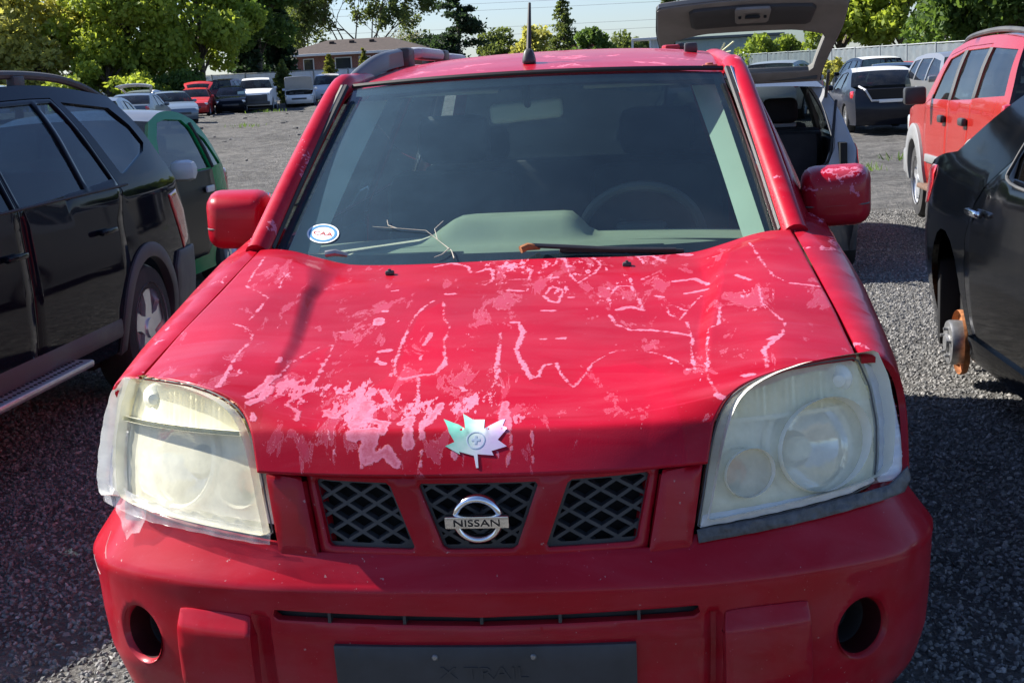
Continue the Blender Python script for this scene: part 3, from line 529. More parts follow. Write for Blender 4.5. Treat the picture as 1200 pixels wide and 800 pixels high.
# ---- head lamps (clouded plastic) with corner lamps
LENS = [(.747,.971),(.672,.976),(.605,.976),(.549,.967),(.51,.954),(.479,.934),(.46,.904),(.447,.864),(.436,.816),(.425,.756),(.413,.70),(.575,.713),(.72,.724),(.768,.734),(.777,.78),(.782,.84),(.772,.91)]
CORN = [(.757,.970),(.81,.930),(.832,.870),(.841,.800),(.838,.738),(.82,.724),(.773,.732),(.783,.78),(.788,.84),(.778,.91)]
def FS(sg, off, rib=0, fr=600, axis=0):
    def S(x, z): return np.stack([sg*x, Fu(x, z)+off+(rib*np.sin((x if axis == 0 else z)*fr)), z], -1)
    return S
M_LENS = {1: lens('clouded_lens', (.98, .93, .68), .50, .25), -1: lens('yellowed_lens', (.90, .87, .66), .54, .35)}
M_CLR = lens('clear_lens', (.84, .88, .95), .48, .15)
M_CLRT = lens('taped_lens', (.78, .78, .76), .85, .3); M_TAPE = lens('clear_tape', (.72, .73, .76), .28, .2); M_DTAPE = mat('grey_tape', (.060, .063, .07), .32, var=.5, vs=60, bump=.6, bs=70, bd=.003)
M_PALEB = mat('bluish_reflector', (.84, .88, .94), .3, .3, var=.2, vs=40); M_YEL = mat('yellowed_reflector', (.95, .87, .56), .3, .25, var=.06); M_PALE = mat('pale_bezel', (.92, .90, .78), .28, .1, var=.08)
M_BULB = mat('amber_bulb', (.70, .16, .05), .3, var=.3); M_WBULB = mat('pale_bulb', (.85, .84, .70), .25)
lensS = smoothpoly(resamp(np.array(LENS), .05), 1); cornS = smoothpoly(resamp(np.array(CORN), .04), 1)
for sg in (1, -1):
    hl = thing('headlight', None, None); hl.parent = car
    panel('lens', lensS, [], FS(sg, 0), M_LENS[sg], hl, step=.03, rnd=.005, rim=.03, out=1, gap=.003, rstep=.012)
    hs = panel('lamp_housing', lensS, [circ((.640, .812), .086, 40), circ((.497, .783), .045, 28)], FS(sg, .055), M_PALE, hl, step=.02, rnd=.002, rim=-.066, out=1, gap=.005, rstep=.012)
    # fluted turn lamp band along the top
    band = [p for p in LENS if p[1] > .89]; band = [(.762,.966),(.747,.970),(.672,.974),(.605,.973),(.549,.964),(.512,.950),(.484,.930),(.468,.900),(.466,.893),(.62,.889),(.776,.884)]
    panel('turn_lamp_reflector', band, [], FS(sg, .022, .0058, 430), M_YEL, hl, step=.0045, rnd=0, rim=.02, out=1, rstep=.006)
    panel('band_edge', [(.466,.896),(.62,.892),(.769,.887),(.769,.878),(.62,.883),(.466,.887)], [], FS(sg, .012), M_WBULB, hl, step=.02, rnd=.002, rim=.03)
    b = MB(); cb = np.array([sg*.703, .262, .937]); Q = Matrix.Rotation(PI/2, 3, 'X')
    b.lathe([(.030, -.03), (.030, .0), (.026, .006), (.018, .010), (.016, .014), (.012, .02), (.0005, .022)], 24, cb, M=Q); b.build('turn_bulb', M_WBULB, hl)
    # main bowl and the small round lamp below it
    for nm, xz, r, dp in (('main_reflector', (.640, .812), .094, .06), ('side_reflector', (.497, .783), .050, .045)):
        x0, z0 = xz; y0 = float(Fu(x0, z0)); c = np.array([sg*x0, y0+.053, z0]); nn = Vector((sg*(float(Fu(x0+.01, z0))-y0)/.01, -1, (float(Fu(x0, z0+.01))-y0)/.01)).normalized(); Q = nn.to_track_quat('Z', 'Y').to_matrix()
        b = MB(); pr = [(r*1.05, -.004), (r*1.05, .005), (r*.99, .008), (r*.96, .004)]+[(r*q, -dp*(1-q*q)) for q in np.linspace(.93, .12, 12)]+[(.0005, -dp)]
        b.lathe(pr, 40, c, M=Q); bo = b.build(nm, M_SIL if r > .06 else M_PALE, hl, sharp=50)
        b = MB(); cc = np.array(c)+np.array(Q@Vector((0, 0, -dp*.9)))
        b.lathe([(r*(.26 if r > .06 else .5), 0), (r*(.26 if r > .06 else .5), dp*.45), (r*.2, dp*.62), (.0005, dp*.66)], 18, cc, M=Q); b.build('bulb', M_WBULB if r > .06 else M_BULB, bo)
        b = MB(); b.lathe([(r*.50, dp*.10), (r*.30, dp*.02), (r*.28, 0)], 24, cc, M=Q); b.build('bulb_shield', M_TRIMG if r > .06 else M_BULB, bo)
        b = MB(); b.lathe([(r*1.13, -.004), (r*1.12, .008), (r*1.04, .011), (r*.97, .006)], 36, c, M=Q); b.build('reflector_ring', M_PALE, bo)
    b = MB(); 
    low = [(.424,.727),(.55,.735),(.70,.741),(.768,.745),(.770,.738),(.72,.728),(.575,.717),(.418,.704)]
    panel('lower_lens_strip', low, [], FS(sg, -.0025, .002, 130), M_CLR if sg > 0 else M_TAPE, hl, step=.012, rnd=.001, rim=.004, rstep=.01)
    cl = panel('corner_lamp', cornS, [], FS(sg, 0, .0016, 170, 1), M_CLR if sg > 0 else M_CLRT, hl, step=.006, rnd=.003, rim=.03, gap=.002, rstep=.008)
    panel('corner_reflector', cornS, [], FS(sg, .03, .006, 75, 1), M_PALEB, cl, step=.008, rnd=0, rim=-.004, gap=.006, rstep=.012)
    b = MB()
    for zc in np.linspace(.745, .93, 11):
        w = .025*math.sin((zc-.70)/.27*PI)+.012; xs_ = np.linspace(.80-w*.4, .80+w, 5); b.tube([(sg*x, float(Fu(x, zc))+.012, zc) for x in xs_], .0022, 5)
    o = b.build('lens_rib', M_SIL, cl); o['kind'] = 'stuff'
    # black seal round the lens
    e = offset(resamp(lensS, .015), -.0005); e = np.concatenate([e, e[:1]])
    MB().tube([(sg*x, float(Fu(x, z))+.002, z) for x, z in e], .0018, 6, caps=False).build('lens_seal', M_TRIMG, hl)
    # tape along the bottom edge
    def crumple(S, amp, fq): 
        def F(x, z):
            p = np.array(S(x, z)); rg = np.random.default_rng(int(fq)); w = 0
            for _ in range(14): k = rg.normal(size=2)*fq*.75; w = w+np.sin(x*k[0]+z*k[1]+rg.uniform(0, 6.28))*rg.uniform(.2, 1)
            p[..., 1] += amp*.55*np.abs(w)**.8*np.sign(w); return p
        return F
    if sg > 0:
        tp = [(.412,.702),(.575,.714),(.72,.725),(.80,.725),(.848,.745),(.853,.72),(.835,.702),(.72,.699),(.575,.690),(.415,.677)]
        panel('tape_strip', tp, [], crumple(FS(1, -.008), .0012, 140), M_DTAPE, hl, step=.008, rnd=.001, rim=.004, rstep=.008)
    else:
        tp = [(.415,.716),(.575,.728),(.72,.737),(.845,.745),(.853,.73),(.84,.712),(.72,.705),(.575,.698),(.418,.686)]
        panel('tape_strip', tp, [], crumple(FS(-1, -.010), .0016, 150), M_TAPE, hl, step=.008, rnd=.001, rim=.004, rstep=.008)
        tp = [(.70,.745),(.745,.752),(.775,.758),(.80,.735),(.795,.71),(.775,.69),(.757,.660),(.742,.676),(.72,.682),(.705,.71)]
        panel('tape_flap', tp, [], crumple(FS(-1, -.022), .004, 110), M_TAPE, hl, step=.006, rnd=0, rim=.001, rstep=.008)
        pass
# ---- wings, pillars, roof, doors
GAP = np.array([(.20,.757,.970),(.309,.757,.972),(.53,.742,1.022),(.81,.723,1.082),(1.09,.699,1.147),(1.36,.715,1.175)])
def FendS(sg):
    def S(y, w):
        y = np.asarray(y, float); w = np.asarray(w, float)
        xg = np.interp(y, GAP[:, 0], GAP[:, 1]); zg = np.interp(y, GAP[:, 0], GAP[:, 2])
        xs = np.interp(y, [.2,.31,.5,.87,1.3,1.4], [.83,.852,.872,.884,.874,.872])
        th = np.clip((w-.80)/.2, 0, 1)*PI/2
        x1 = xg+(xs-xg)*np.cos(th)**.62; z1 = .80+(zg-.80)*np.sin(th)
        flare = .012*np.exp(-((np.hypot(y-.87, w-.36)-.41)/.03)**2)
        x2 = xs-.03*np.clip((.62-w)/.35, 0, 1)**2+flare*(w < .8)
        x = np.where(w > .80, x1, x2); z = np.where(w > .80, z1, w); return np.stack([sg*x, y, z], -1)
    return S
arc = lambda cy, cz, r, a0, a1, n=18: [(cy+r*math.cos(RAD(a)), cz+r*math.sin(RAD(a))) for a in np.linspace(a0, a1, n)]
fout = [(.309,1.0),(.34,.90),(.36,.85),(.337,.80),(.303,.733),(.56,.733),(.56,.612)]+arc(.87,.36,.40,141,0)+[(1.27,.30),(1.333,.30),(1.333,1.0)]
def DoorS(sg):
    def S(y, z):
        y = np.asarray(y, float); z = np.asarray(z, float)
        x = .874-.055*np.clip((.62-z)/.35, 0, 1)**2-.02*ss(.75, 1.07, z)-.47*np.clip(z-1.07, 0, 9)
        x = x-.10*ss(.98, 1.16, z)*np.clip((1.75-y)/.6, 0, 1.2)**1.6
        x = x-.07*np.clip((y-3.5)/.95, 0, 1.2)**2.5
        return np.stack([sg*x, y, z], -1)
    return S
M_WIN = glass('side_glass', (.52, .60, .58), .75, .03)
M_REAR = glass('dark_rear_glass', (.14, .19, .21), .35, .01)
GL = {}
fd = [(1.338,.30),(1.338,1.06),(1.235,1.135),(1.50,1.345),(1.80,1.53),(2.02,1.572),(2.325,1.585),(2.325,.30)]
fw = [(1.45,1.115),(1.64,1.33),(1.86,1.505),(2.27,1.535),(2.27,1.095)]
rd = [(2.333,.30),(2.333,1.585),(3.24,1.58),(3.245,1.1),(3.24,.86)]+arc(3.475,.36,.42,124,180,8)+[(3.03,.30)]
rw = [(2.385,1.095),(2.385,1.535),(3.15,1.53),(3.19,1.12)]
rq = [(3.25,.87)]+[(3.25,1.58),(4.05,1.565),(4.28,1.30),(4.40,1.10),(4.43,.60),(4.40,.32),(3.93,.30)]+arc(3.475,.36,.42,8,122,12)
rqw = [(3.30,1.125),(3.29,1.52),(3.92,1.50),(4.10,1.25),(4.12,1.16)]
for sg in (1, -1):
    panel('front_fender', fout, [], FendS(sg), M_REDF, car, step=.035, rnd=.004, rim=.015, out=sg, rstep=.025)
    S = DoorS(sg)
    dr = panel('front_door', fd, [fw], S, M_REDP, car, step=.07, rnd=.004, rim=.014, out=sg, gap=.002)
    SI = lambda y, z: S(y, z)-np.array([sg*.012, 0, 0])
    panel('window', offset(np.array(fw), -.012), [], SI, M_WIN, dr, step=.15, rnd=0, rim=.002, out=sg)
    MB().box(S(2.22, .98)+np.array([sg*.012, 0, 0]), (.035, .17, .03), .01).build('handle', M_RED, dr)
    dr2 = panel('rear_door', rd, [rw], S, M_REDP, car, step=.07, rnd=.004, rim=.014, out=sg, gap=.002)
    panel('window', offset(np.array(rw), -.012), [], SI, M_REAR, dr2, step=.15, rnd=0, rim=.002, out=sg)
    MB().box(S(3.13, 1.0)+np.array([sg*.012, 0, 0]), (.035, .17, .03), .01).build('handle', M_RED, dr2)
    qd = panel('rear_quarter', rq, [rqw], S, M_REDP, car, step=.07, rnd=.004, rim=.014, out=sg, gap=.002)
    panel('window', offset(np.array(rqw), -.012), [], SI, M_REAR, qd, step=.15, rnd=0, rim=.002, out=sg)
    MB().box((sg*.80, 2.2, .27), (.10, 1.75, .09), .02).build('sill', M_BLK, car)
    # pillar and roof rail of the body
    path = catmull([(.704,1.105,1.135),(.66,1.38,1.318),(.606,1.755,1.540),(.588,1.93,1.573),(.580,2.3,1.596),(.577,3.0,1.612),(.575,3.8,1.60),(.56,4.2,1.56)], 7)
    MB().tube([(sg*x, y, z) for x, y, z in path], np.interp(np.linspace(0, 1, len(path)), [0, .35, .5, 1], [.034, .033, .026, .026]), 14).build('windscreen_pillar', M_REDT if sg < 0 else M_REDP, car)
    trim = catmull([(.682,1.135,1.140),(.640,1.40,1.325),(.5835,1.755,1.556)], 8)
    MB().tube([(sg*x, y-.016, z+.008) for x, y, z in trim], .0055, 6).build('pillar_trim', M_CHR if sg > 0 else mat('beige_trim', (.30, .27, .22), .5), car)
    MB().tube([(sg*(x-.012), y-.012, z+.006) for x, y, z in trim], .009, 6).build('pillar_seal', M_RUB, car)
    # mirror
    me_ = MB(); me_.box((0, 0, 0), (.205, .135, .182), .045, seg=4); V = np.concatenate(me_.v)
    k = (V[:, 1]+.0675)/.135; V[:, 0] *= .84+.16*k; V[:, 2] = V[:, 2]*(.80+.20*k)-.004*(1-k); V[:, 0] += .012*(1-k)*-1
    V[:, 2] += .02*V[:, 0]; V[:, 1] -= .25*np.clip(-V[:, 0], -1, 1)*.3
    V = V*np.array([sg, 1, 1])+np.array([sg*.853, 1.44, 1.200])
    hz = 1.176
    mo = mesh_obj('mirror', V, me_.f, M_REDM if sg > 0 else M_RED, car)
    lp = []
    for a in np.linspace(0, 2*PI, 49):
        ux, uy = math.cos(a), math.sin(a); q = (abs(ux)**5+abs(uy)**5)**-.2; yy_ = uy*q*.0655; k_ = (yy_+.0675)/.135; xx_ = ux*q*.1005*(.84+.16*k_)-.012*(1-k_); lp.append((sg*(xx_+.853), 1.44+yy_-.25*np.clip(-xx_, -1, 1)*.3, 1.178+.02*xx_))
    MB().tube(lp, .0022, 5, caps=False).build('mirror_seam', M_TRIMG, mo)
    ed = []; 
    MB().box((sg*.745, 1.42, 1.148), (.10, .075, .05), .018).build('mirror_arm', M_BLK if sg > 0 else M_RED, mo)
    MB().box((sg*.855, 1.509, 1.206), (.172, .008, .125), .003).build('mirror_glass', M_CHR, mo)
    pts = [(sg*(.853+.0895*math.cos(a)*(1 if abs(math.cos(a)) < .999 else 1)), 0, 0) for a in (0,)]
# windscreen
def WS(u, v, off=0):
    u = np.asarray(u, float); v = np.asarray(v, float)
    bx, by, bz = .672*u, 1.03+.125*u*u, 1.075+.055*u*u; tx, ty, tz = .557*u, 1.70+.085*np.abs(u)**2.2, 1.568-.014*u*u
    P = np.stack(np.broadcast_arrays(bx+(tx-bx)*v, by+(ty-by)*v-.02*np.sin(PI*v), bz+(tz-bz)*v), -1); return P+np.array([0, -.59, .80])*off
def windscreen_glass():
    t = NT('windscreen_glass'); n, l = t.n, t.l; n.remove(t.p)
    tr = n.new('ShaderNodeBsdfTransparent'); tr.inputs['Color'].default_value = (.46, .58, .53, 1)
    gl = n.new('ShaderNodeBsdfGlossy'); gl.inputs['Roughness'].default_value = .02
    k = t.fres(1.7)
    m1 = n.new('ShaderNodeMixShader'); l.new(k, m1.inputs[0]); l.new(tr.outputs[0], m1.inputs[1]); l.new(gl.outputs[0], m1.inputs[2])
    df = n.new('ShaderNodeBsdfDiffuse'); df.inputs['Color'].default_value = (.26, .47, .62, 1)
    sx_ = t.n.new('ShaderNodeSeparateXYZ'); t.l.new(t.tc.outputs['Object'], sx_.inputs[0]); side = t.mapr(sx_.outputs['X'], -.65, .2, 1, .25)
    sky_dirt_film = t.math('MULTIPLY', t.mapr(t.noise(9, 10, .74), .22, .86, .07, .13), side); sky_dirt_film = t.math('ADD', sky_dirt_film, t.mapr(t.noise(210, 2), .72, .78, 0, .2))  # left-heavy blue film paints in the sky reflection over mottled dirt and specks
    m2 = n.new('ShaderNodeMixShader'); l.new(sky_dirt_film, m2.inputs[0]); l.new(m1.outputs[0], m2.inputs[1]); l.new(df.outputs[0], m2.inputs[2]); l.new(m2.outputs[0], t.out.inputs['Surface']); return t.m
U, V_ = np.meshgrid(np.linspace(-1, 1, 41), np.linspace(0, 1, 21)); wsh = MB().grid(WS(U, V_)).build('windscreen', windscreen_glass(), car)
def band_geo(uv0, uv1, n=30, off=-.006): 
    return np.array([[WS(a[0]+(b_[0]-a[0])*k/6, a[1]+(b_[1]-a[1])*k/6, off) for k in range(7)] for a, b_ in zip(uv0, uv1)])
b = MB(); L_ = np.linspace(-1, 1, 31); v1 = np.linspace(0, 1, 21)
b.grid(band_geo([(u, 1.0) for u in L_], [(u, .955) for u in L_])); b.grid(band_geo([(u, 0) for u in L_], [(u, .095-.085*u*u) for u in L_], off=-.005))
b.grid(band_geo([(-1, v) for v in v1], [(-.965, v) for v in v1], off=-.004)); b.grid(band_geo([(1, v) for v in v1], [(.945, v) for v in v1], off=-.004))
b.build('windscreen_border', mat('black_ceramic', (.012, .013, .015), .25), wsh)
MB().tube([WS(u, 1.012, .004) for u in np.linspace(-1.01, 1.01, 31)], .008, 6).build('windscreen_seal', M_RUB, car)
# round club sticker inside the glass corner
cst = lambda ru, rv, off: [(-.83+ru*math.cos(a), .135+rv*math.sin(a)) for a in np.linspace(0, 2*PI, 36, endpoint=False)]
stk = MB()
def disc(ru, rv, off, m, name, par, ring=None):
    q = cst(ru, rv, off); P = [WS(u, v, off) for u, v in q]
    b = MB()
    if ring: P2 = [WS(u, v, off) for u, v in cst(*ring, off)]; b.grid(np.array([P+P[:1], P2+P2[:1]]))
    else: b.add(P, [list(range(len(P)))])
    return b.build(name, m, par)
st = disc(.070, .050, .0025, mat('white_vinyl', (.78, .8, .8), .4), 'club_sticker', wsh)
disc(.062, .0435, .0032, mat('blue_vinyl', (.05, .22, .42), .4), 'printed_ring', st, ring=(.050, .034))
v, f = text_geo('CAA', .040, .0002); v3 = np.array([WS(-.83+q[0]*1.06, .133+q[1]*.68, .0036) for q in v]); MB().add(v3, f).build('lettering', mat('red_vinyl', (.62, .06, .04), .4), st)
# roof
RZ = np.array([(1.70,1.576),(1.80,1.590),(1.95,1.607),(2.3,1.636),(2.8,1.656),(3.3,1.664),(3.8,1.656),(4.2,1.632)]); RZ = catmull(RZ, 6)
def RoofS(u, v):
    u = np.asarray(u, float); v = np.asarray(v, float)
    y0 = 1.712+.085*np.abs(u)**2.2; y = y0+(4.22-y0)*v; x = u*.566
    z = np.interp(y-.075*np.abs(u)**2.2*(1-v), RZ[:, 0], RZ[:, 1])-.030*np.abs(u)**2.6
    return np.stack(np.broadcast_arrays(x, y, z), -1)
U, V_ = np.meshgrid(np.linspace(-1, 1, 61), np.linspace(0, 1, 70)); roof = sheet('roof', RoofS(U, V_), M_REDT, car, thick=.02, rnd=.004, out=(0, 0, 1))
# left roof rail, right rail missing
M_GRAIL = mat('grey_rail', (.33, .35, .38), .45, .3, var=.1)
pr = catmull([(-.602,1.83,1.572),(-.584,2.02,1.624),(-.566,2.25,1.666),(-.552,2.55,1.688)], 8); wd = np.linspace(.017, .026, len(pr))
rl = thing('roof_rail', None, None); rl.parent = car
b = MB(); R = []
for p, w in zip(pr, wd):
    a = np.linspace(0, 2*PI, 12, endpoint=False); zb = 1.56+.04*(p[1]-1.83); R.append(np.stack([p[0]+w*.85*np.cos(a), np.full(12, p[1]), np.where(np.sin(a) > 0, p[2]-.02+.02*np.sin(a), np.maximum(p[2]-.06, np.minimum(p[2]-.02, zb-.02))+.0*a)], -1))
b.grid(np.array(R), closeu=True); b.f.append(list(range(len(b.v[0])-12, len(b.v[0])))); b.mi.append(0); b.build('rail_foot', mat('dark_grey_plastic', (.075, .08, .088), .42, var=.15), rl)
MB().box((-.542, 2.66, 1.655), (.05, .12, .075), .01).build('rail_mount', M_BLK, rl)
MB().box((-.525, 3.05, 1.674), (.065, .55, .045), .018).build('rail_bar', M_GRAIL, rl)
MB().box((-.52, 3.42, 1.665), (.05, .12, .06), .01).build('rail_mount', M_BLK, rl)
MB().box((-.52, 3.75, 1.662), (.065, .45, .045), .018).build('rail_bar', M_GRAIL, rl)
b = MB(); p = RoofS(.93, .05); b.box(p+np.array([0, 0, .001]), (.045, .10, .006), .002); b.lathe([(.012, 0), (.012, .006), (.006, .007), (.0005, .003)], 12, p+np.array([.0, 0, .003])); b.build('rail_socket', mat('primer_brown', (.30, .09, .06), .7, var=.4, vs=40), car)
MB().box(RoofS(.86, .30)+np.array([0, 0, .014]), (.045, .07, .036), .008).build('rail_mount', M_BLK, car)
# broken lamp pieces left lying on the roof
fg = thing('lamp_fragment', 'small broken red and black lamp piece lying on the right rear of the red roof', 'broken lamp', tuple(RoofS(.76, .72)))
b = MB(); b.box((0, 0, .012), (.07, .05, .024), .01, rot=Matrix.Rotation(.4, 3, 'Z')); b.build('lens', M_RED, fg); b = MB(); b.box((.04, .02, .016), (.035, .04, .03), .01); b.build('housing', M_BLK, fg)
# aerial
an = thing('antenna', None, None); an.parent = car
b = MB(); q = RoofS(-.052, .093); b.box((0, 0, .02), (.046, .085, .05), .016, seg=3); V = np.concatenate(b.v); k = (V[:, 2]+.005)/.05; V[:, 0] *= 1-.45*np.clip(k, 0, 1); V[:, 1] = V[:, 1]*(1-.4*np.clip(k, 0, 1)); b.v = [V+q]; b.build('antenna_base', M_BLK, an)
MB().tube([q+np.array([.0, .0, .035]), q+np.array([.001, .035, .10]), q+np.array([.003, .075, .187])], [.0085, .007, .0045], 10).build('antenna_rod', M_RUB, an)
# tailgate, rear glass, rear bumper (hidden from here)
TG = np.array([(4.20,1.60,.55),(4.34,1.30,.64),(4.42,1.08,.73),(4.45,.80,.80),(4.45,.55,.82)])
def TGS(u, v): k = np.asarray(v, float)*4; i = np.arange(5); y = np.interp(k, i, TG[:, 0]); z = np.interp(k, i, TG[:, 1]); h = np.interp(k, i, TG[:, 2]); return np.stack(np.broadcast_arrays(u*h, y-.06*np.abs(u)**3, z), -1)
U, V_ = np.meshgrid(np.linspace(-1, 1, 21), np.linspace(.42, 1, 10)); tg = sheet('tailgate', TGS(U, V_), M_RED, car, out=(0, 1, 0))
U, V_ = np.meshgrid(np.linspace(-.9, .9, 21), np.linspace(.03, .42, 8)); MB().grid(TGS(U, V_)).build('rear_window', M_REAR, tg)
U, V_ = np.meshgrid(np.linspace(-.99, -.9, 3), np.linspace(0, .45, 8)); MB().grid(TGS(U, V_)).build('window_frame', M_RED, tg); MB().grid(TGS(-U, V_)).build('window_frame', M_RED, tg)
MB().box((0, 4.40, .45), (1.70, .16, .26), .06).build('rear_bumper', M_RED, car)
for sg in (1, -1): MB().box((sg*.80, 4.37, .95), (.10, .10, .26), .03).build('taillight', mat('red_lens', (.4, .01, .01), .15, coat=1), car)
MB().box((0, 2.25, .28), (1.5, 3.9, .10)).build('floor_pan', M_DARK, car)
# wheels
def wheel(parent, c, sg, R=.345, w=.225, rim=True, spokes=6, steel=False, m=None, rk=1.0, sw=1.0):
    t = MB(); t.lathe([(R*.62, -w*.48), (R*.80, -w*.52), (R*.95, -w*.47), (R, -w*.32), (R*1.003, -w*.1), (R*1.003, w*.1), (R, w*.32), (R*.95, w*.47), (R*.80, w*.52), (R*.62, w*.48)], 40, c, 'x'); wo = t.build('wheel', M_TYRE, parent)
    if rim:
        r = MB(); o = sg*w*.42; R0 = R; R = R*rk; r.lathe([(R*.66, o+sg*.022), (R*.655, o+sg*.005), (R*.61, o-sg*.012), (R*.59, o-sg*.09), (R*.1, o-sg*.095)], 36, c, 'x')
        for k in range(spokes):
            a = 2*PI*k/spokes+.3; ca, sa = math.cos(a), math.sin(a); pts = []
            for rr, ww, dx in ((.10, .16*sw, .0), (.35, .13*sw, .006), (.62, .19*sw, -.004)):
                for s in (-1, 1): pts.append((c[0]+o+sg*dx, c[1]+R*(rr*ca-s*ww*.5*sa), c[2]+R*(rr*sa+s*ww*.5*ca)))
            P = np.array(pts); Q = P-np.array([sg*.025, 0, 0])
            r.add(np.concatenate([P, Q]), [[0,1,3,2],[2,3,5,4],[0,2,8,6],[2,4,10,8],[1,7,9,3],[3,9,11,5]])
        r.lathe([(R*.15, o), (R*.14, o+sg*.012), (.001, o+sg*.014)], 16, c, 'x'); r.build('rim', m or M_RIM, wo)
    return wo
for sg in (1, -1):
    for y in (.87, 3.475): wheel(car, (sg*.765, y, .345), sg)
    MB().lathe([(.43, -.14), (.43, .12)], 24, (sg*.72, .87, .36), 'x').build('wheel_liner', M_DARK, car)
# ---- cabin
M_DASH = mat('dash_plastic', (.50, .47, .38), .6, var=.12, bump=.2, bs=500, bd=.0006, dust=.2, dcol=(.5, .5, .46)); M_CLOTH = mat('dark_cloth', (.010, .011, .014), .9, var=.25, bump=.3, bs=300, bd=.001)
M_LTRIM = mat('light_trim', (.78, .80, .72), .7, var=.06)
xx, yy = np.meshgrid(np.linspace(-.72, .72, 60), np.concatenate([np.linspace(1.02, 1.58, 30), np.linspace(1.59, 1.66, 6)]))
hump = .062*ss(-.33, -.20, xx)*(1-ss(.10, .18, xx))*ss(1.30, 1.42, yy)
zz = 1.062+.055*ss(1.02, 1.30, yy)+hump-.30*ss(1.57, 1.67, yy)-.02*np.abs(xx/.72)**3
yy2 = yy+.13*(xx/.72)**2*(yy < 1.3)
das = MB().grid(np.stack([xx, yy2, zz], -1)).build('dashboard', M_DASH, car)
MB().box((.24, 1.235, 1.104), (.26, .03, .008), .002).build('defrost_vent', M_BLK, das); MB().box((-.30, 1.235, 1.104), (.26, .03, .008), .002).build('defrost_vent', M_BLK, das)
b = MB(); sc = np.array([.305, 1.80, 1.065]); tl = RAD(62); a = np.linspace(0, 2*PI, 41)
wp = [sc+np.array([.185*math.cos(q), -.185*math.sin(q)*math.cos(tl), .185*math.sin(q)*math.sin(tl)]) for q in a]
b.tube(wp, .0155, 8, caps=False); b.box(sc+np.array([0, -.01, -.01]), (.16, .05, .12), .02)
for q in (0, PI, -PI/2): b.tube([sc, sc+np.array([.18*math.cos(q), -.18*math.sin(q)*math.cos(tl), .18*math.sin(q)*math.sin(tl)])], .014, 6)
b.build('steering_wheel', mat('wheel_leather', (.11, .12, .13), .35), car)
for x in (-.36, .36):
    s = MB(); s.box((x, 2.15, .68), (.50, .52, .18), .06); s.box((x, 2.42, .96), (.48, .16, .60), .07, rot=Matrix.Rotation(-.2, 3, 'X')); so_ = s.build('front_seat', M_CLOTH, car)
    MB().box((x, 2.52, 1.36), (.26, .10, .17), .045).build('headrest', M_CLOTH, so_)
s = MB(); s.box((0, 3.05, .66), (1.25, .5, .18), .06); s.box((0, 3.34, .95), (1.25, .16, .58), .07, rot=Matrix.Rotation(-.2, 3, 'X')); so_ = s.build('rear_seat', M_CLOTH, car)
for x in (-.38, .38): MB().box((x, 3.44, 1.30), (.25, .09, .15), .04).build('headrest', M_CLOTH, so_)
MB().box((0, 2.3, .42), (1.5, 2.4, .12)).box((0, 3.9, .60), (1.45, .9, .10)).build('cabin_floor', M_DARK, car)
U, V_ = np.meshgrid(np.linspace(-.97, .97, 20), np.linspace(.02, .98, 20)); MB().grid(RoofS(U, V_)-np.array([0, 0, .05])).build('headliner', mat('headliner_cloth', (.20, .21, .22), .9), car)
for sg in (1, -1):
    MB().box((sg*.80, 1.95, .80), (.05, 1.9, .50), .02).build('door_trim', M_CLOTH, car)
    P = np.array([[np.array([sg*(x-dx), y+dx*.9, z-.01]) for dx in (.0, .03, .075)] for x, y, z in catmull([(.655,1.20,1.125),(.60,1.50,1.335),(.545,1.80,1.525)], 6)])
    MB().grid(P).build('pillar_lining', M_LTRIM, car)
rv = MB(); rv.box((-.036, 1.84, 1.463), (.225, .035, .062), .016, rot=Matrix.Rotation(-.06, 3, 'Y'), seg=3); rvo = rv.build('rear_view_mirror', mat('mirror_back', (.55, .58, .52), .5), car)
MB().tube([(-.03, 1.83, 1.48), (-.03, 1.75, 1.535), (-.03, 1.715, 1.552)], .012, 8).build('mirror_stem', M_BLK, rvo)
for x in (-.30, .32): MB().box((x, 1.93, 1.545), (.36, .16, .014), .006, rot=Matrix.Rotation(.25, 3, 'X')).build('sun_visor', mat('visor_cloth', (.34, .36, .34), .8), car)
# wipers
wp_ = thing('wiper', None, None); wp_.parent = car
MB().tube([(.003, 1.05, 1.128), (.02, 1.06, 1.134), (.05, 1.075, 1.130)], [.010, .010, .007], 8).build('wiper_pivot', M_RUST, wp_)
MB().tube([(.03, 1.068, 1.136), (.12, 1.072, 1.128), (.25, 1.070, 1.118), (.40, 1.075, 1.112)], [.0065, .007, .006, .004], 6).build('wiper_arm', M_BLK, wp_)
MB().box((.26, 1.083, 1.112), (.32, .010, .010), .003, rot=Matrix.Rotation(.04, 3, 'Y')).build('wiper_blade', M_RUB, wp_)
MB().tube([(-.51, 1.06, 1.134), (-.485, 1.06, 1.137), (-.455, 1.07, 1.128)], [.009, .010, .006], 8).build('wiper_pivot', M_DISC, car)
# dry twig lying on the glass
tw = MB(); tw.tube([WS(u, v, .006) for u, v in ((-.625,.188),(-.505,.187),(-.395,.182),(-.33,.132),(-.275,.09),(-.26,.055))], [.0005,.0007,.0008,.0009,.0014,.002], 6)
tw.tube([WS(u, v, .007) for u, v in ((-.285,.10),(-.31,.07),(-.34,.055))], [.0015,.0012,.0008], 6); tw.tube([WS(u, v, .006) for u, v in ((-.52,.187),(-.56,.20),(-.57,.225))], [.0012,.001,.0008], 5); tw.tube([WS(u, v, .006) for u, v in ((-.34,.14),(-.36,.19),(-.33,.23))], [.0012,.001,.0008], 5)
tag(tw.build('dry_twig', mat('bark_grey', (.46, .42, .34), .85)), 'dry pale twig lying on the foot of the red car windscreen', 'twig')
for o in list(bpy.data.objects):                   # parts carry no category or label of their own
    if o.parent is not None:
        for k in ('label', 'category'):
            if k in o.keys() and not o[k]: del o[k]
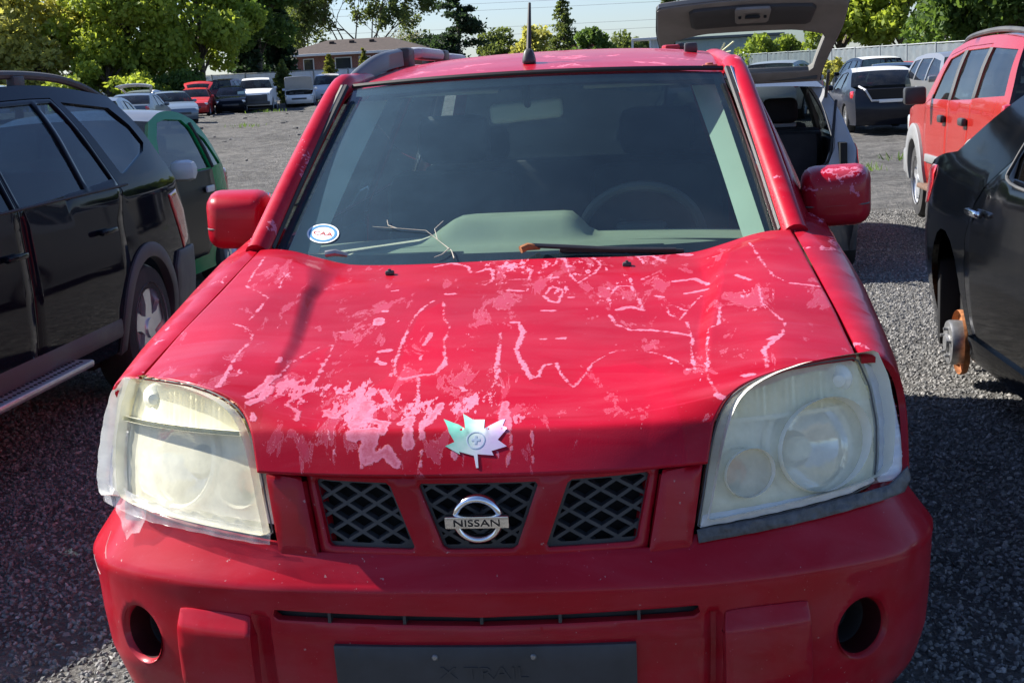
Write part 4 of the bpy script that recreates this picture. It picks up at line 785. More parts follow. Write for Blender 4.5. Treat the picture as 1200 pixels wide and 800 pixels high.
# ================= ground =================
def terr(x, y):
    x = np.asarray(x, float); y = np.asarray(y, float); a = np.interp(y, [20,40,57,75,95,130], [0,.2,.42,.6,1.12,1.3]); b = np.interp(y, [20,40,57,75,95,130], [0,.05,.1,.2,.4,.5])
    k = ss(-9, 5, x); return a*(1-k)+b*k
def groundmat():
    t = NT('gravel_ground'); n2 = t.noise(.35, 6, .6); v = t.vor(55, out='Color'); sep = t.n.new('ShaderNodeSeparateColor'); t.l.new(v, sep.inputs[0])
    c = t.mix(t.mapr(n2, .35, .65, 0, 1), (.16, .157, .152), (.25, .24, .222)); c = t.mix(t.mapr(sep.outputs[0], 0, 1, .0, .55), c, (.36, .345, .32)); c = t.mix(t.mapr(t.noise(1.3, 5), .55, .75, 0, .5), c, (.22, .195, .16)); c = t.mix(t.mapr(t.noise(2.6, 9, .74), .42, .66, 0, .75), c, (.045, .045, .045)); c = t.mix(t.mapr(t.noise(5.5, 8, .75), .52, .68, 0, .7), c, (.40, .38, .345)); c = t.mix(t.mapr(t.noise(14, 6, .75), .50, .70, 0, .4), c, (.04, .04, .04)); c = t.mix(t.mapr(t.noise(.16, 5, .6), .50, .62, 0, .4), c, (.06, .058, .055))
    t.set(Base_Color=c, Roughness=.92, Specular_IOR_Level=.25)
    t.bump(t.math('ADD', t.vor(60), t.math('MULTIPLY', t.noise(7, 9, .72), 4.0)), 1.0, .09); return t.m
xs = np.concatenate([-np.geomspace(46, 700, 12)[::-1], np.linspace(-44, -6, 96), np.linspace(-5.8, 5.8, 60), np.linspace(6.1, 24, 50), np.geomspace(26, 700, 14)]); ys = np.concatenate([-np.geomspace(4, 300, 14)[::-1], np.linspace(-3.8, 16, 90), np.geomspace(16.2, 110, 150), np.geomspace(118, 1200, 14)])
X, Y = np.meshgrid(xs, ys); Zg = terr(X, Y)+.012*np.sin(X*1.9+Y)*np.sin(Y*1.3-X*.7)
from mathutils import noise as mn
w_ = ss(11, 20, Y)*(Y < 115)
for i, j in zip(*np.nonzero((w_ > 0) & (np.abs(X) < 60))): Zg[i, j] += w_[i, j]*(.085*mn.fractal((X[i, j]*.55, Y[i, j]*.8, 3), .7, 2.1, 5)-.02)
tag(MB().grid(np.stack([X, Y, Zg], -1)).build('ground', groundmat()), kind='structure')

# loose crushed stone on the near ground
def gravel():
    xs, ys = np.linspace(-3.2, 4.2, 40), np.linspace(-1.6, 13, 60); X, Y = np.meshgrid(xs, ys); Z = terr(X, Y)+.012*np.sin(X*1.9+Y)*np.sin(Y*1.3-X*.7)
    t = NT('gravel_stone'); oi = t.n.new('ShaderNodeObjectInfo'); t.set(Base_Color=t.ramp(oi.outputs['Random'], [(0, (.10, .10, .10)), (.6, (.175, .172, .164)), (.93, (.25, .24, .225)), (1, (.38, .365, .345))]), Roughness=.85)
    o = MB().grid(np.stack([X, Y, Z], -1)).build('gravel', t.m); tag(o, 'loose grey crushed stone lying around the red car', 'gravel', kind='stuff')
    g = bpy.data.node_groups.new('gravel_nodes', 'GeometryNodeTree'); g.interface.new_socket('Geometry', in_out='INPUT', socket_type='NodeSocketGeometry'); g.interface.new_socket('Geometry', in_out='OUTPUT', socket_type='NodeSocketGeometry')
    N, Lk = g.nodes, g.links; gi = N.new('NodeGroupInput'); go = N.new('NodeGroupOutput')
    d = N.new('GeometryNodeDistributePointsOnFaces'); d.inputs['Density'].default_value = 2300
    ic = N.new('GeometryNodeMeshIcoSphere'); ic.inputs['Radius'].default_value = 1; ic.inputs['Subdivisions'].default_value = 1
    sp = N.new('GeometryNodeSetPosition'); nz_ = N.new('ShaderNodeTexNoise'); nz_.inputs['Scale'].default_value = 1.1; sb = N.new('ShaderNodeVectorMath'); sb.operation = 'SUBTRACT'; sb.inputs[1].default_value = (.5, .5, .5); sc_ = N.new('ShaderNodeVectorMath'); sc_.operation = 'SCALE'; sc_.inputs['Scale'].default_value = 1.3
    Lk.new(nz_.outputs['Color'], sb.inputs[0]); Lk.new(sb.outputs[0], sc_.inputs[0]); Lk.new(sc_.outputs[0], sp.inputs['Offset']); Lk.new(ic.outputs['Mesh'], sp.inputs['Geometry'])
    sm_ = N.new('GeometryNodeSetMaterial'); sm_.inputs['Material'].default_value = t.m; Lk.new(sp.outputs[0], sm_.inputs['Geometry'])
    ip = N.new('GeometryNodeInstanceOnPoints'); rr = N.new('FunctionNodeRandomValue'); rr.data_type = 'FLOAT_VECTOR'; rr.inputs[0].default_value = (0, 0, 0); rr.inputs[1].default_value = (6.28,)*3
    rs = N.new('FunctionNodeRandomValue'); rs.data_type = 'FLOAT_VECTOR'; rs.inputs[0].default_value = (.003, .003, .002); rs.inputs[1].default_value = (.016, .014, .010); rs.inputs['Seed'].default_value = 5
    Lk.new(gi.outputs[0], d.inputs['Mesh']); Lk.new(d.outputs['Points'], ip.inputs['Points']); Lk.new(sm_.outputs[0], ip.inputs['Instance']); Lk.new(rr.outputs[0], ip.inputs['Rotation']); Lk.new(rs.outputs[0], ip.inputs['Scale']); Lk.new(ip.outputs[0], go.inputs[0])
    m = o.modifiers.new('stones', 'NODES'); m.node_group = g
gravel()
# ================= other cars =================
M_GLS = glass('car_glass', (.42, .50, .50), .6, .012, rough=.01); M_GDK = glass('car_dark_glass', (.34, .46, .54), .8, .004)
M_TRIMB = mat('unpainted_bumper', (.045, .047, .05), .55, var=.2, bump=.2, bs=300, bd=.0008, dust=.35, dcol=(.18, .17, .16))
M_REDL = mat('tail_lens', (.42, .012, .02), .12, coat=1, var=.2, vs=30); M_HLENS = mat('head_lens', (.62, .66, .68), .12, .35, coat=1, var=.15, vs=25)
M_INT = mat('cabin_cloth', (.035, .035, .038), .9, var=.3); M_WHITEP = mat('plate_white', (.72, .73, .74), .5)
PAINT = {}
def P_(name, c, **k):
    if name not in PAINT: PAINT[name] = paint(name+'_paint', c, **k)
    return PAINT[name]
SED = dict(L=4.6, W=1.78, H=1.43, belt=.93, wheels=(.88, 3.60, .315), tum=.42, prof=[
 ('front',[(.12,.20),(.02,.34),(.0,.52),(.05,.66)]),('hood',[(.05,.66),(.30,.76),(.75,.86),(1.30,.95)]),('ws',[(1.30,.95),(1.65,1.17),(2.02,1.36)]),
 ('roof',[(2.02,1.36),(2.45,1.425),(2.95,1.42),(3.40,1.345)]),('rg',[(3.40,1.345),(3.75,1.19),(4.05,1.03)]),('trunk',[(4.05,1.03),(4.3,1.01),(4.50,.985)]),('rear',[(4.50,.985),(4.56,.80),(4.6,.55),(4.56,.36),(4.46,.20)])],
 wins=[[(1.66,.98),(2.12,1.31),(2.62,1.36),(2.62,.97)],[(2.70,.97),(2.70,1.36),(3.20,1.315),(3.62,1.02),(3.60,.98)]])
HAT = dict(L=4.15, W=1.72, H=1.48, belt=.95, wheels=(.85, 3.40, .31), tum=.42, prof=[
 ('front',[(.12,.20),(.02,.34),(.0,.52),(.05,.68)]),('hood',[(.05,.68),(.30,.79),(.75,.90),(1.15,.98)]),('ws',[(1.15,.98),(1.5,1.20),(1.88,1.40)]),
 ('roof',[(1.88,1.40),(2.4,1.475),(3.0,1.475),(3.62,1.40)]),('rg',[(3.62,1.40),(3.80,1.22),(3.95,1.02)]),('rear',[(3.95,1.02),(4.08,.82),(4.15,.55),(4.10,.36),(4.0,.20)])],
 wins=[[(1.52,1.0),(1.96,1.33),(2.50,1.40),(2.50,1.0)],[(2.58,1.0),(2.58,1.40),(3.12,1.375),(3.40,1.04)]])
SUV = dict(L=4.57, W=1.85, H=1.72, belt=1.10, wheels=(.90, 3.60, .36), tum=.36, prof=[
 ('front',[(.12,.30),(.02,.42),(.0,.62),(.05,.86)]),('hood',[(.05,.86),(.25,.97),(.7,1.06),(1.25,1.13)]),('ws',[(1.25,1.13),(1.55,1.38),(1.85,1.60)]),
 ('roof',[(1.85,1.60),(2.4,1.69),(3.2,1.70),(4.05,1.63)]),('rg',[(4.05,1.63),(4.30,1.35),(4.42,1.12)]),('rear',[(4.42,1.12),(4.52,.90),(4.57,.65),(4.52,.42),(4.42,.30)])],
 wins=[[(1.58,1.15),(1.95,1.53),(2.58,1.60),(2.58,1.13)],[(2.66,1.13),(2.66,1.60),(3.42,1.595),(3.46,1.15)],[(3.55,1.16),(3.53,1.59),(3.98,1.55),(4.20,1.20)]])
VAN = dict(L=4.8, W=1.92, H=1.75, belt=1.05, wheels=(.95, 3.9, .34), tum=.30, prof=[
 ('front',[(.12,.22),(.02,.36),(.0,.55),(.05,.74)]),('hood',[(.05,.74),(.3,.87),(.7,.98),(1.0,1.06)]),('ws',[(1.0,1.06),(1.4,1.36),(1.80,1.62)]),
 ('roof',[(1.80,1.62),(2.4,1.73),(3.4,1.74),(4.40,1.66)]),('rg',[(4.40,1.66),(4.56,1.40),(4.66,1.12)]),('rear',[(4.66,1.12),(4.75,.85),(4.8,.6),(4.76,.38),(4.64,.24)])],
 wins=[[(1.38,1.08),(1.86,1.53),(2.45,1.62),(2.45,1.08)],[(2.53,1.08),(2.53,1.62),(3.45,1.62),(3.45,1.08)],[(3.53,1.08),(3.53,1.62),(4.20,1.58),(4.42,1.12)]])
def gcar(name, label, cat, loc, rz, sp, pt, group=None, glass_=None, open_tail=0, open_hood=0, roofpt=None, lower=None, nowheel=(), det=1, doors=None, step=.14, flare=0, skip=(), seat=True, boot_open=False, cladding=None):
    root = thing(name, label, cat, loc, rz, group); L, Wd, H, belt, tum = sp['L'], sp['W'], sp['H'], sp['belt'], sp['tum']; yf, yr, R = sp['wheels']; gl = glass_ or M_GLS
    ft, rt = sp.get('taper', (.13, .09))
    def X(y, z):
        y = np.asarray(y, float); z = np.asarray(z, float); t = 2*y/L-1
        x = Wd/2*(1-ft*np.clip(-t, 0, 1.2)**5-rt*np.clip(t, 0, 1.2)**5)
        x = x-.05*np.clip((.60-z)/.35, 0, 1)**2-.025*ss(.70, belt, z)-tum*np.clip(z-belt, 0, 9)*(1+.25*ss(.25, .6, z-belt))
        if flare:
            for yc in (yf, yr): x = x+flare*np.exp(-((np.hypot(y-yc, z-R)-R*1.16)/.035)**2)*(z < belt-.05)
        return x
    strips = {}; top = []
    for tagn, pts in sp['prof']:
        c = catmull(pts, 4); strips[tagn] = c; top += [tuple(p) for p in c[:-1]]
    top.append(tuple(sp['prof'][-1][1][-1])); z0 = top[0][1]
    Ra = R*1.16; ar = []
    for yc in (yr, yf):
        a0 = math.asin(max(-1, min(1, (z0-R)/Ra))); ar += [(yc+Ra*math.cos(a), R+Ra*math.sin(a)) for a in np.linspace(a0, PI-a0, 14)]
    outline = top+ar
    wins = sp['wins']; S = {sg: (lambda y, z, sg=sg: np.stack(np.broadcast_arrays(sg*X(y, z), y, z), -1)) for sg in (1, -1)}
    body = MB(); dd = doors or []
    for sg in (1, -1):
        indoor = set(i for d, ws in dd for i in ws)
        holes = [w for i, w in enumerate(wins) if i not in indoor]+[d for d, ws in dd]
        panel_geo(outline, holes, S[sg], step=step, rnd=0, rim=.03, out=sg, mb=body, rstep=step*.7, hole_rim=True)
    crown = dict(front=(0,-.10,0), hood=(0,0,.035), ws=(0,-.10,.02), roof=(0,0,.035), rg=(0,.08,.015), trunk=(0,0,.02), rear=(0,.09,0))
    u = np.linspace(-1, 1, 13)
    def strip(tagn):
        c = strips[tagn]; x = X(c[:, 0], c[:, 1])[:, None]*u; k = (1-np.abs(u)**2.2); cw = crown[tagn]; n = len(c)
        # crown fades where two strips of different lean meet, so they share their edge
        y = c[:, :1]+cw[1]*k*np.ones((n, 1)); z = c[:, 1:]+cw[2]*k*np.ones((n, 1)); return np.stack([x, y, z], -1)
    # shared crown along the whole top line: blend the offsets of neighbouring strips at their joint
    names = [t for t, _ in sp['prof']]; G_ = {t: strip(t) for t in names}
    for a, b_ in zip(names[:-1], names[1:]):
        m = .5*(G_[a][-1]+G_[b_][0]); da, db = m-G_[a][-1], m-G_[b_][0]; na, nb = len(G_[a]), len(G_[b_])
        G_[a] = G_[a]+np.linspace(0, 1, na)[:, None, None]**2*da[None]; G_[b_] = G_[b_]+np.linspace(1, 0, nb)[:, None, None]**2*db[None]
    for t in ('front', 'roof', 'rear'):
        if t in skip or (t == 'rear' and open_tail) or (t == 'roof' and roofpt): continue
        body.grid(G_[t])
    if 'trunk' in G_ and not boot_open: body.grid(G_['trunk'])
    bo = body.build('body', pt, root, merge=.004, sharp=50)
    if roofpt: MB().grid(G_['roof']).build('roof', roofpt, root)
    if open_hood:
        h = G_['hood']; hinge = h[-1, 6]; a = -open_hood; ca, sa = math.cos(a), math.sin(a); q = h-hinge; r = np.stack([q[..., 0], q[..., 1]*ca-q[..., 2]*sa, q[..., 1]*sa+q[..., 2]*ca], -1)+hinge
        sheet('hood', r, pt, root, thick=.03); MB().box((0, .62, .60), (Wd*.8, 1.05, .30)).build('engine_bay', M_DARK, root)
        b = MB(); b.box((0, .75, .76), (.5, .45, .10), .03); b.box((-.45, .5, .78), (.22, .3, .12), .02); b.build('engine', M_TRIMB, root)
    else: MB().grid(G_['hood']).build('hood', pt, root)
    if 'ws' not in skip: MB().grid(G_['ws']).build('windscreen', gl, root)
    if open_tail:
        h = np.concatenate([G_['rg'], G_['rear'][1:]]); nrg = len(G_['rg']); hinge = h[0, 6]; a = open_tail; ca, sa = math.cos(a), math.sin(a); q = h-hinge; r = np.stack([q[..., 0], q[..., 1]*ca-q[..., 2]*sa, q[..., 1]*sa+q[..., 2]*ca], -1)+hinge
        k2 = nrg+max(2, int((len(h)-nrg)*.55)); tg_ = sheet('tailgate', r[nrg-1:k2], pt, root, thick=.05); MB().grid(r[:nrg, 1:-1]).build('rear_window', gl, tg_)
        MB().grid(r[:nrg, :2]).grid(r[:nrg, -2:]).build('window_surround', pt, tg_); body2 = MB(); body2.grid(G_['rear'][-5:]); body2.build('rear_bumper', lower or pt, root)
    elif 'rg' not in skip: MB().grid(G_['rg']).build('rear_window', gl, root)
    for sg in (1, -1):
        for i, w in enumerate(wins):
            if any(i in ws for d, ws in dd): continue
            panel('window', offset(resamp(np.array(w), .2), -.012), [], lambda y, z, sg=sg: S[sg](y, z)-np.array([sg*.012, 0, 0]), gl, root, step=.3, rnd=0, rim=.003, out=sg)
        for d, ws in dd:
            dr = panel('door', d, [wins[i] for i in ws], S[sg], pt, root, step=step, rnd=.004, rim=.015, out=sg, gap=.003, rstep=step*.5)
            for i in ws: panel('window', offset(resamp(np.array(wins[i]), .2), -.012), [], lambda y, z, sg=sg: S[sg](y, z)-np.array([sg*.012, 0, 0]), gl, dr, step=.3, rnd=0, rim=.003, out=sg)
        for j, yc in enumerate((yf, yr)):
            if (sg, j) in nowheel: continue
            wheel(root, (sg*(Wd/2-.125), yc, R), sg, R, .20, spokes=5, rk=sp.get('rk', 1.0), sw=sp.get('sw', 1.0))
        if det:
            ym = sp['prof'][2][1][0][0]+.42; MB().box((sg*(float(X(ym, belt))+.095), ym, belt+.07), (.19, .10, .13), .04).build('mirror', pt, root)
            hz = sp['prof'][1][1][0][1]-.04; xh = Wd/2*.72
            b = MB(); b.box((sg*xh, .10+.04, hz), (.34, .20, .13), .04, rot=Matrix.Rotation(sg*-.42, 3, 'Z')); b.build('headlight', M_HLENS, root)
            zr = sp['prof'][-1][1][0][1]-.12; yl = L-.10; b = MB(); b.box((sg*(Wd/2*.80), yl-.05, zr), (.26, .17, .17), .04, rot=Matrix.Rotation(sg*.38, 3, 'Z')); b.build('taillight', M_REDL, root)
    if det:
        b = MB(); b.box((0, .01-.075, .47), (Wd*.5, .06, .10), .01); b.build('grille', M_TRIMB, root)
        MB().box((0, L+.062, .62), (.32, .02, .15), .004).build('number_plate', M_WHITEP, root)
    if lower is not None and not open_tail:
        pass
    b = MB(); b.box((0, L*.5, z0+.10), (Wd-.34, L-.5, .12)); b.box((0, yf, R+.1), (Wd-.42, R*2.3, .55)); b.box((0, yr, R+.1), (Wd-.42, R*2.3, .5)); b.build('underbody', M_DARK, root)
    if seat:
        ys = sp['prof'][2][1][-1][0]+.55
        for x in (-.36, .36):
            b = MB(); b.box((x, ys, belt-.12), (.46, .16, .55), .06); b.box((x, ys+.06, belt+.22), (.25, .1, .16), .04); b.build('seat', M_INT, root)
        b = MB(); b.box((0, ys+.9, belt-.14), (Wd*.68, .16, .5), .06); b.build('rear_seat', M_INT, root)
        b = MB(); b.box((0, (sp['prof'][2][1][0][0]+ys)*.5-.25, belt-.10), (Wd*.74, .5, .16), .05); b.build('dashboard', M_INT, root)
    root['_'] = 1; del root['_']
    return root, X, S
# ---- black off-road wagon on the left (faces the camera, its left flank towards the red car)
X3 = dict(SUV); X3.update(L=4.57, W=1.853, H=1.67, belt=1.10, wheels=(.87, 3.69, .345), tum=.42, taper=(.12, .07), rk=1.08, sw=1.7, prof=[
 ('front',[(.12,.30),(.02,.42),(.0,.62),(.05,.82)]),('hood',[(.05,.82),(.25,.93),(.7,1.02),(1.35,1.11)]),('ws',[(1.35,1.11),(1.75,1.38),(2.1,1.56)]),
 ('roof',[(2.1,1.56),(2.6,1.635),(3.3,1.645),(4.02,1.585)]),('rg',[(4.02,1.585),(4.22,1.38),(4.40,1.10)]),('rear',[(4.40,1.10),(4.50,.92),(4.55,.66),(4.53,.45),(4.45,.34)])],
 wins=[[(1.62,1.12),(2.02,1.46),(2.18,1.52),(2.20,1.115)],[(2.27,1.118),(2.25,1.545),(2.98,1.56),(3.01,1.145)],[(3.055,1.15),(3.03,1.56),(3.21,1.562),(3.40,1.165)],[(3.32,1.562),(3.55,1.185),(3.60,1.18),(4.05,1.275),(4.13,1.32),(4.05,1.42),(3.90,1.52)]])
bk = P_('black', (.005, .007, .012), dust=.008, rough=.05, coat=.10, ior=1.2, dcol=(.2, .19, .18))
Lbl = lambda s: s
rdoor = [(2.235,.40),(2.235,1.10),(2.225,1.57),(2.98,1.585),(3.235,1.585),(3.43,1.165),(3.46,1.10),(3.40,.93)]+arc(3.69,.345,.455,128,178,8)+[(3.20,.40)]
fdoor = [(1.20,.40),(1.20,1.02),(1.42,1.09),(1.98,1.48),(2.15,1.545),(2.215,1.56),(2.225,1.10),(2.225,.40)]
bmw, BX, BS = gcar('parked_suv', 'black off-road wagon with roof rails left of the red car, cut by the picture edge', 'car', (-3.276, 1.08, 0), 0, X3, bk, glass_=M_GDK, doors=[(fdoor, [0]), (rdoor, [1, 2])], step=.07, det=0)
M_ARCH = mat('arch_cladding', (.055, .058, .062), .5, var=.15, bump=.2, bs=300, bd=.0008, dust=.3, dcol=(.16, .15, .14)); S1 = BS[1]
for sg in (1, -1):
    S_ = BS[sg]; So = lambda y, z, S_=S_, sg=sg: S_(y, z)+np.array([sg*.016, 0, 0])
    for yc in (.87, 3.69):
        a = np.linspace(-8, 188, 34) if yc > 2 else np.linspace(-8, 188, 34); o_ = [(yc+.462*math.cos(RAD(q)), .345+.462*math.sin(RAD(q))) for q in a]; i_ = [(yc+.385*math.cos(RAD(q)), .345+.385*math.sin(RAD(q))) for q in a]
        panel('arch_trim', o_+i_[::-1], [], So, M_ARCH, bmw, step=.05, rnd=.008, rim=.05, out=sg, rstep=.03)
    b = MB(); b.box((sg*.93, 1.92, .365), (.16, 1.40, .035), .012); rb = b.build('running_board', M_CHR if 0 else mat('brushed_metal', (.62, .63, .65), .38, .9, var=.12), bmw)
    b = MB()
    for k in range(32):
        for r_ in range(3): b.lathe([(.010, .0), (.008, .004), (.0005, .004)], 6, (sg*(.885+.045*r_), 1.27+.041*k+.02*(r_ % 2), .3825))
    o = b.build('grip_studs', M_RUB, rb); o['kind'] = 'stuff'
    MB().box((sg*.875, 2.25, .43), (.10, 2.0, .12), .03).build('sill', M_ARCH, bmw)
    for y in (2.08, 3.12):
        p = S_(y, .925); h = MB(); h.box(p+np.array([sg*.028, 0, 0]), (.03, .20, .028), .011); h.lathe([(.055, -.004), (.05, .0), (.03, -.012)], 20, p+np.array([sg*.004, 0, 0]), 'x', M=Matrix.Diagonal((1, 1.5, .8))) if 0 else None; h.build('handle', bk, bmw)
    MB().tube([S_(y, 1.108+.018*(y-1.5)/2)+np.array([sg*.004, 0, 0]) for y in np.linspace(1.5, 3.55, 20)], .007, 6).build('window_strip', M_RUB, bmw)
    rp_ = catmull([(sg*.615,1.95,1.555),(sg*.60,2.15,1.64),(sg*.585,2.5,1.69),(sg*.58,3.0,1.70),(sg*.585,3.45,1.685),(sg*.60,3.75,1.645),(sg*.61,3.98,1.585)], 6)
    MB().tube(rp_, .021, 8).build('roof_rail', M_TRIMB, bmw)
    MB().box((sg*.59, 3.02, 1.66), (.045, .12, .07), .01).build('rail_mount', M_TRIMB, bmw)
    panel('taillight', [(4.20,1.02),(4.36,1.04),(4.47,.92),(4.47,.74),(4.36,.70),(4.28,.86)], [], lambda y, z, S_=S_, sg=sg: S_(y, z)+np.array([sg*.008, 0, 0]), M_REDL, bmw, step=.04, rnd=.006, rim=.03, out=sg, rstep=.03)
    MB().box((sg*(float(BX(1.55, 1.1))+.09), 1.48, 1.17), (.2, .11, .15), .04).build('mirror', bk, bmw)
    b = MB(); b.box((sg*.62, .045, .76), (.36, .16, .15), .04, rot=Matrix.Rotation(sg*-.42, 3, 'Z')); b.build('headlight', M_HLENS, bmw)
b = MB(); U, V_ = np.meshgrid(np.linspace(-1, 1, 25), np.linspace(0, 1, 7))
yb = 4.60-.20*np.abs(U)**4-.02*V_; 
# wrap of grey rear bumper round the corner
bo_ = [(4.13,.40),(4.13,.62),(4.20,.70),(4.55,.70),(4.55,.36),(4.2,.33)]
for sg in (1, -1): panel('bumper_corner', bo_, [], lambda y, z, sg=sg: BS[sg](y, z)+np.array([sg*.02, 0, 0]), M_ARCH, bmw, step=.05, rnd=.01, rim=.04, out=sg, rstep=.04)
b.box((0, 4.58, .52), (1.62, .16, .34), .05); b.build('rear_bumper', M_ARCH, bmw)
MB().box((0, -.04, .45), (1.5, .16, .3), .05).build('front_bumper', M_ARCH, bmw)
for sg in (1, -1): MB().box((sg*.15, -.075, .74), (.24, .06, .15), .03).build('grille', M_TRIMB, bmw)

# ---- small green two-seater behind it
SM = dict(L=2.55, W=1.54, H=1.42, belt=.93, wheels=(.42, 2.15, .29), tum=.34, taper=(.2, .22), prof=[
 ('front',[(.10,.18),(.02,.32),(.0,.50),(.04,.66)]),('hood',[(.04,.66),(.15,.76),(.30,.84),(.44,.90)]),('ws',[(.44,.90),(.65,1.14),(.95,1.34)]),
 ('roof',[(.95,1.34),(1.3,1.40),(1.65,1.39),(1.92,1.32)]),('rg',[(1.92,1.32),(2.15,1.12),(2.36,.90)]),('rear',[(2.36,.90),(2.5,.75),(2.55,.5),(2.5,.3),(2.4,.18)])],
 wins=[[(.74,.955),(.94,1.22),(1.10,1.325),(1.30,1.345),(1.64,1.33),(1.74,1.26),(1.83,.955)],[(1.89,.96),(1.82,1.235),(1.98,1.17),(2.19,.965)]])
grn = P_('green', (.002, .20, .06), dust=0, rough=.25, coat=.05, ior=1.25); dblk = P_('satin_black', (.005, .005, .006), dust=.01, coat=.1, ior=1.25)
sm, SX, SS = gcar('parked_small_car', 'small green and black two seater behind the black off-road wagon', 'car', (-4.17, 7.2, -.06), 0, SM, grn, roofpt=P_('grey_roof', (.10, .105, .11)), step=.08, det=0, glass_=M_GLS)
sm.scale = (1.06, 1.10, 1.08)
for sg in (1, -1):
    So = lambda y, z, sg=sg: SS[sg](y, z)+np.array([sg*.012, 0, 0])
    d = panel('door', [(.78,.30),(.72,.60),(.76,.945),(1.83,.945),(1.84,.62),(1.70,.42),(1.60,.30)], [], So, dblk, sm, step=.08, rnd=.006, rim=.03, out=sg)
    MB().box(So(1.62, .80)+np.array([sg*.02, 0, 0]), (.02, .18, .05), .01).build('handle', P_('silver', (.5, .51, .53)), d)
    MB().box((sg*(float(SX(.85, .93))+.11), .86, .985), (.20, .12, .15), .055).build('mirror', P_('silver', (.5, .51, .53)), sm)
    MB().box((sg*.60, 2.46, .80), (.12, .16, .24), .05).build('taillight', M_REDL, sm)
    MB().box((sg*.52, .10, .66), (.26, .16, .14), .05).build('headlight', M_HLENS, sm)
    MB().tube([SS[sg](y, z)+np.array([sg*.004, 0, 0]) for y, z in ((1.76,1.30),(1.84,1.10),(1.87,.95))], .018, 6).build('window_strip', M_RUB, sm)

# ---- grey hatchback with raised tailgate, seen from behind
gry = P_('grey', (.085, .09, .10), dust=.1, flake=.3, rough=.4); M_GTRIM = mat('grey_lining', (.22, .20, .19), .75, var=.12, bump=.2, bs=400, bd=.0006, dust=.2, dcol=(.25, .24, .22))
HB = dict(HAT); HB.update(L=4.2, W=1.71, H=1.5)
hx0, hy0 = 1.035, 12.15                           # it faces away: local y=0 (nose) is far, turned half round
hb, HX, HS = gcar('parked_hatchback', 'grey hatchback with tailgate raised behind the red car, open boot towards the camera', 'car', (hx0, hy0, 0), PI, HB, gry, step=.08, skip=('rear','rg'), det=0, glass_=M_GLS)
# inner face of the opening (local coordinates; x is flipped by the half turn)
rg_ = [(3.62,1.40),(3.80,1.22),(3.95,1.02),(4.03,.88)]
b = MB()
for sg in (1, -1):
    e = catmull([(3.60,1.405),(3.80,1.22),(3.95,1.02),(4.05,.86),(4.09,.66),(4.06,.56)], 5); k = np.array([float(HX(y, z)) for y, z in e])
    inn = np.array([.09,.10,.12,.20,.30,.42]); ii = np.interp(np.arange(len(e)), np.linspace(0, len(e)-1, 6), inn)
    P = np.array([[(sg*(x-d*q), y-.03*q+.02*(q > .1)*(1-q), z) for q in (0, .15, .5, .85, 1)]+[(sg*(x-d-.01), y-.16, z)] for x, d, (y, z) in zip(k, ii, e)]); b.grid(P)
b.build('boot_opening_frame', P_('pale_grey', (.36, .37, .385), dust=.2), hb)
U, V_ = np.meshgrid(np.linspace(-1, 1, 21), np.linspace(0, 1, 8)); zz = .60-.40*V_; MB().grid(np.stack([U*(.80-.02*V_), 4.13-.10*np.abs(U)**4-.06*V_**2, zz], -1)).build('rear_bumper', gry, hb)
MB().box((0, 3.98, .60), (1.3, .22, .02), .005).build('bumper_top', M_TRIMB, hb)
for sg in (1, -1):
    MB().tube(catmull([(sg*.67,3.75,1.30),(sg*.62,3.92,1.03),(sg*.585,4.0,.88),(sg*.50,4.04,.80),(sg*.46,4.06,.66),(sg*.36,4.06,.615),(0,4.06,.605)], 6), .011, 6).build('boot_seal', M_RUB, hb)
    panel('taillight', [(3.86,.97),(3.97,.99),(4.06,.86),(4.09,.74),(3.98,.72),(3.88,.80)], [], lambda y, z, sg=sg: HS[sg](y, z)+np.array([sg*.008, 0, 0]), M_REDL, hb, step=.04, rnd=.006, rim=.03, out=sg, rstep=.03)
    MB().box((sg*(.95), 1.35, 1.02), (.19, .1, .13), .04).build('mirror', gry, hb)
    MB().tube([(sg*.60, 3.70, 1.33), (sg*.585, 4.02, 1.52)], .012, 8).build('gas_strut', M_TRIMB, hb)
MB().box((0, 3.5, .50), (1.35, 1.2, .06)).box((.68, 3.5, .75), (.05, 1.2, .5)).box((-.68, 3.5, .75), (.05, 1.2, .5)).build('boot_lining', M_DARK, hb)
b = MB(); b.box((0, 3.02, .80), (1.28, .14, .56), .05); b.build('rear_seat_back', M_INT, hb)
b = MB(); b.box((0, 3.12, 1.045), (1.22, .30, .02), .006); b.build('parcel_shelf', M_TRIMB, hb)
for x in (-.32, .32):
    MB().box((x, 3.0, 1.22), (.28, .11, .20), .055, seg=3).build('headrest', mat('headrest_cloth', (.018, .016, .017), .9), hb)
    MB().box((x, 2.95, 1.105), (.26, .05, .04), .012).build('headrest_bracket', P_('pale_grey', (.36, .37, .385)), hb)
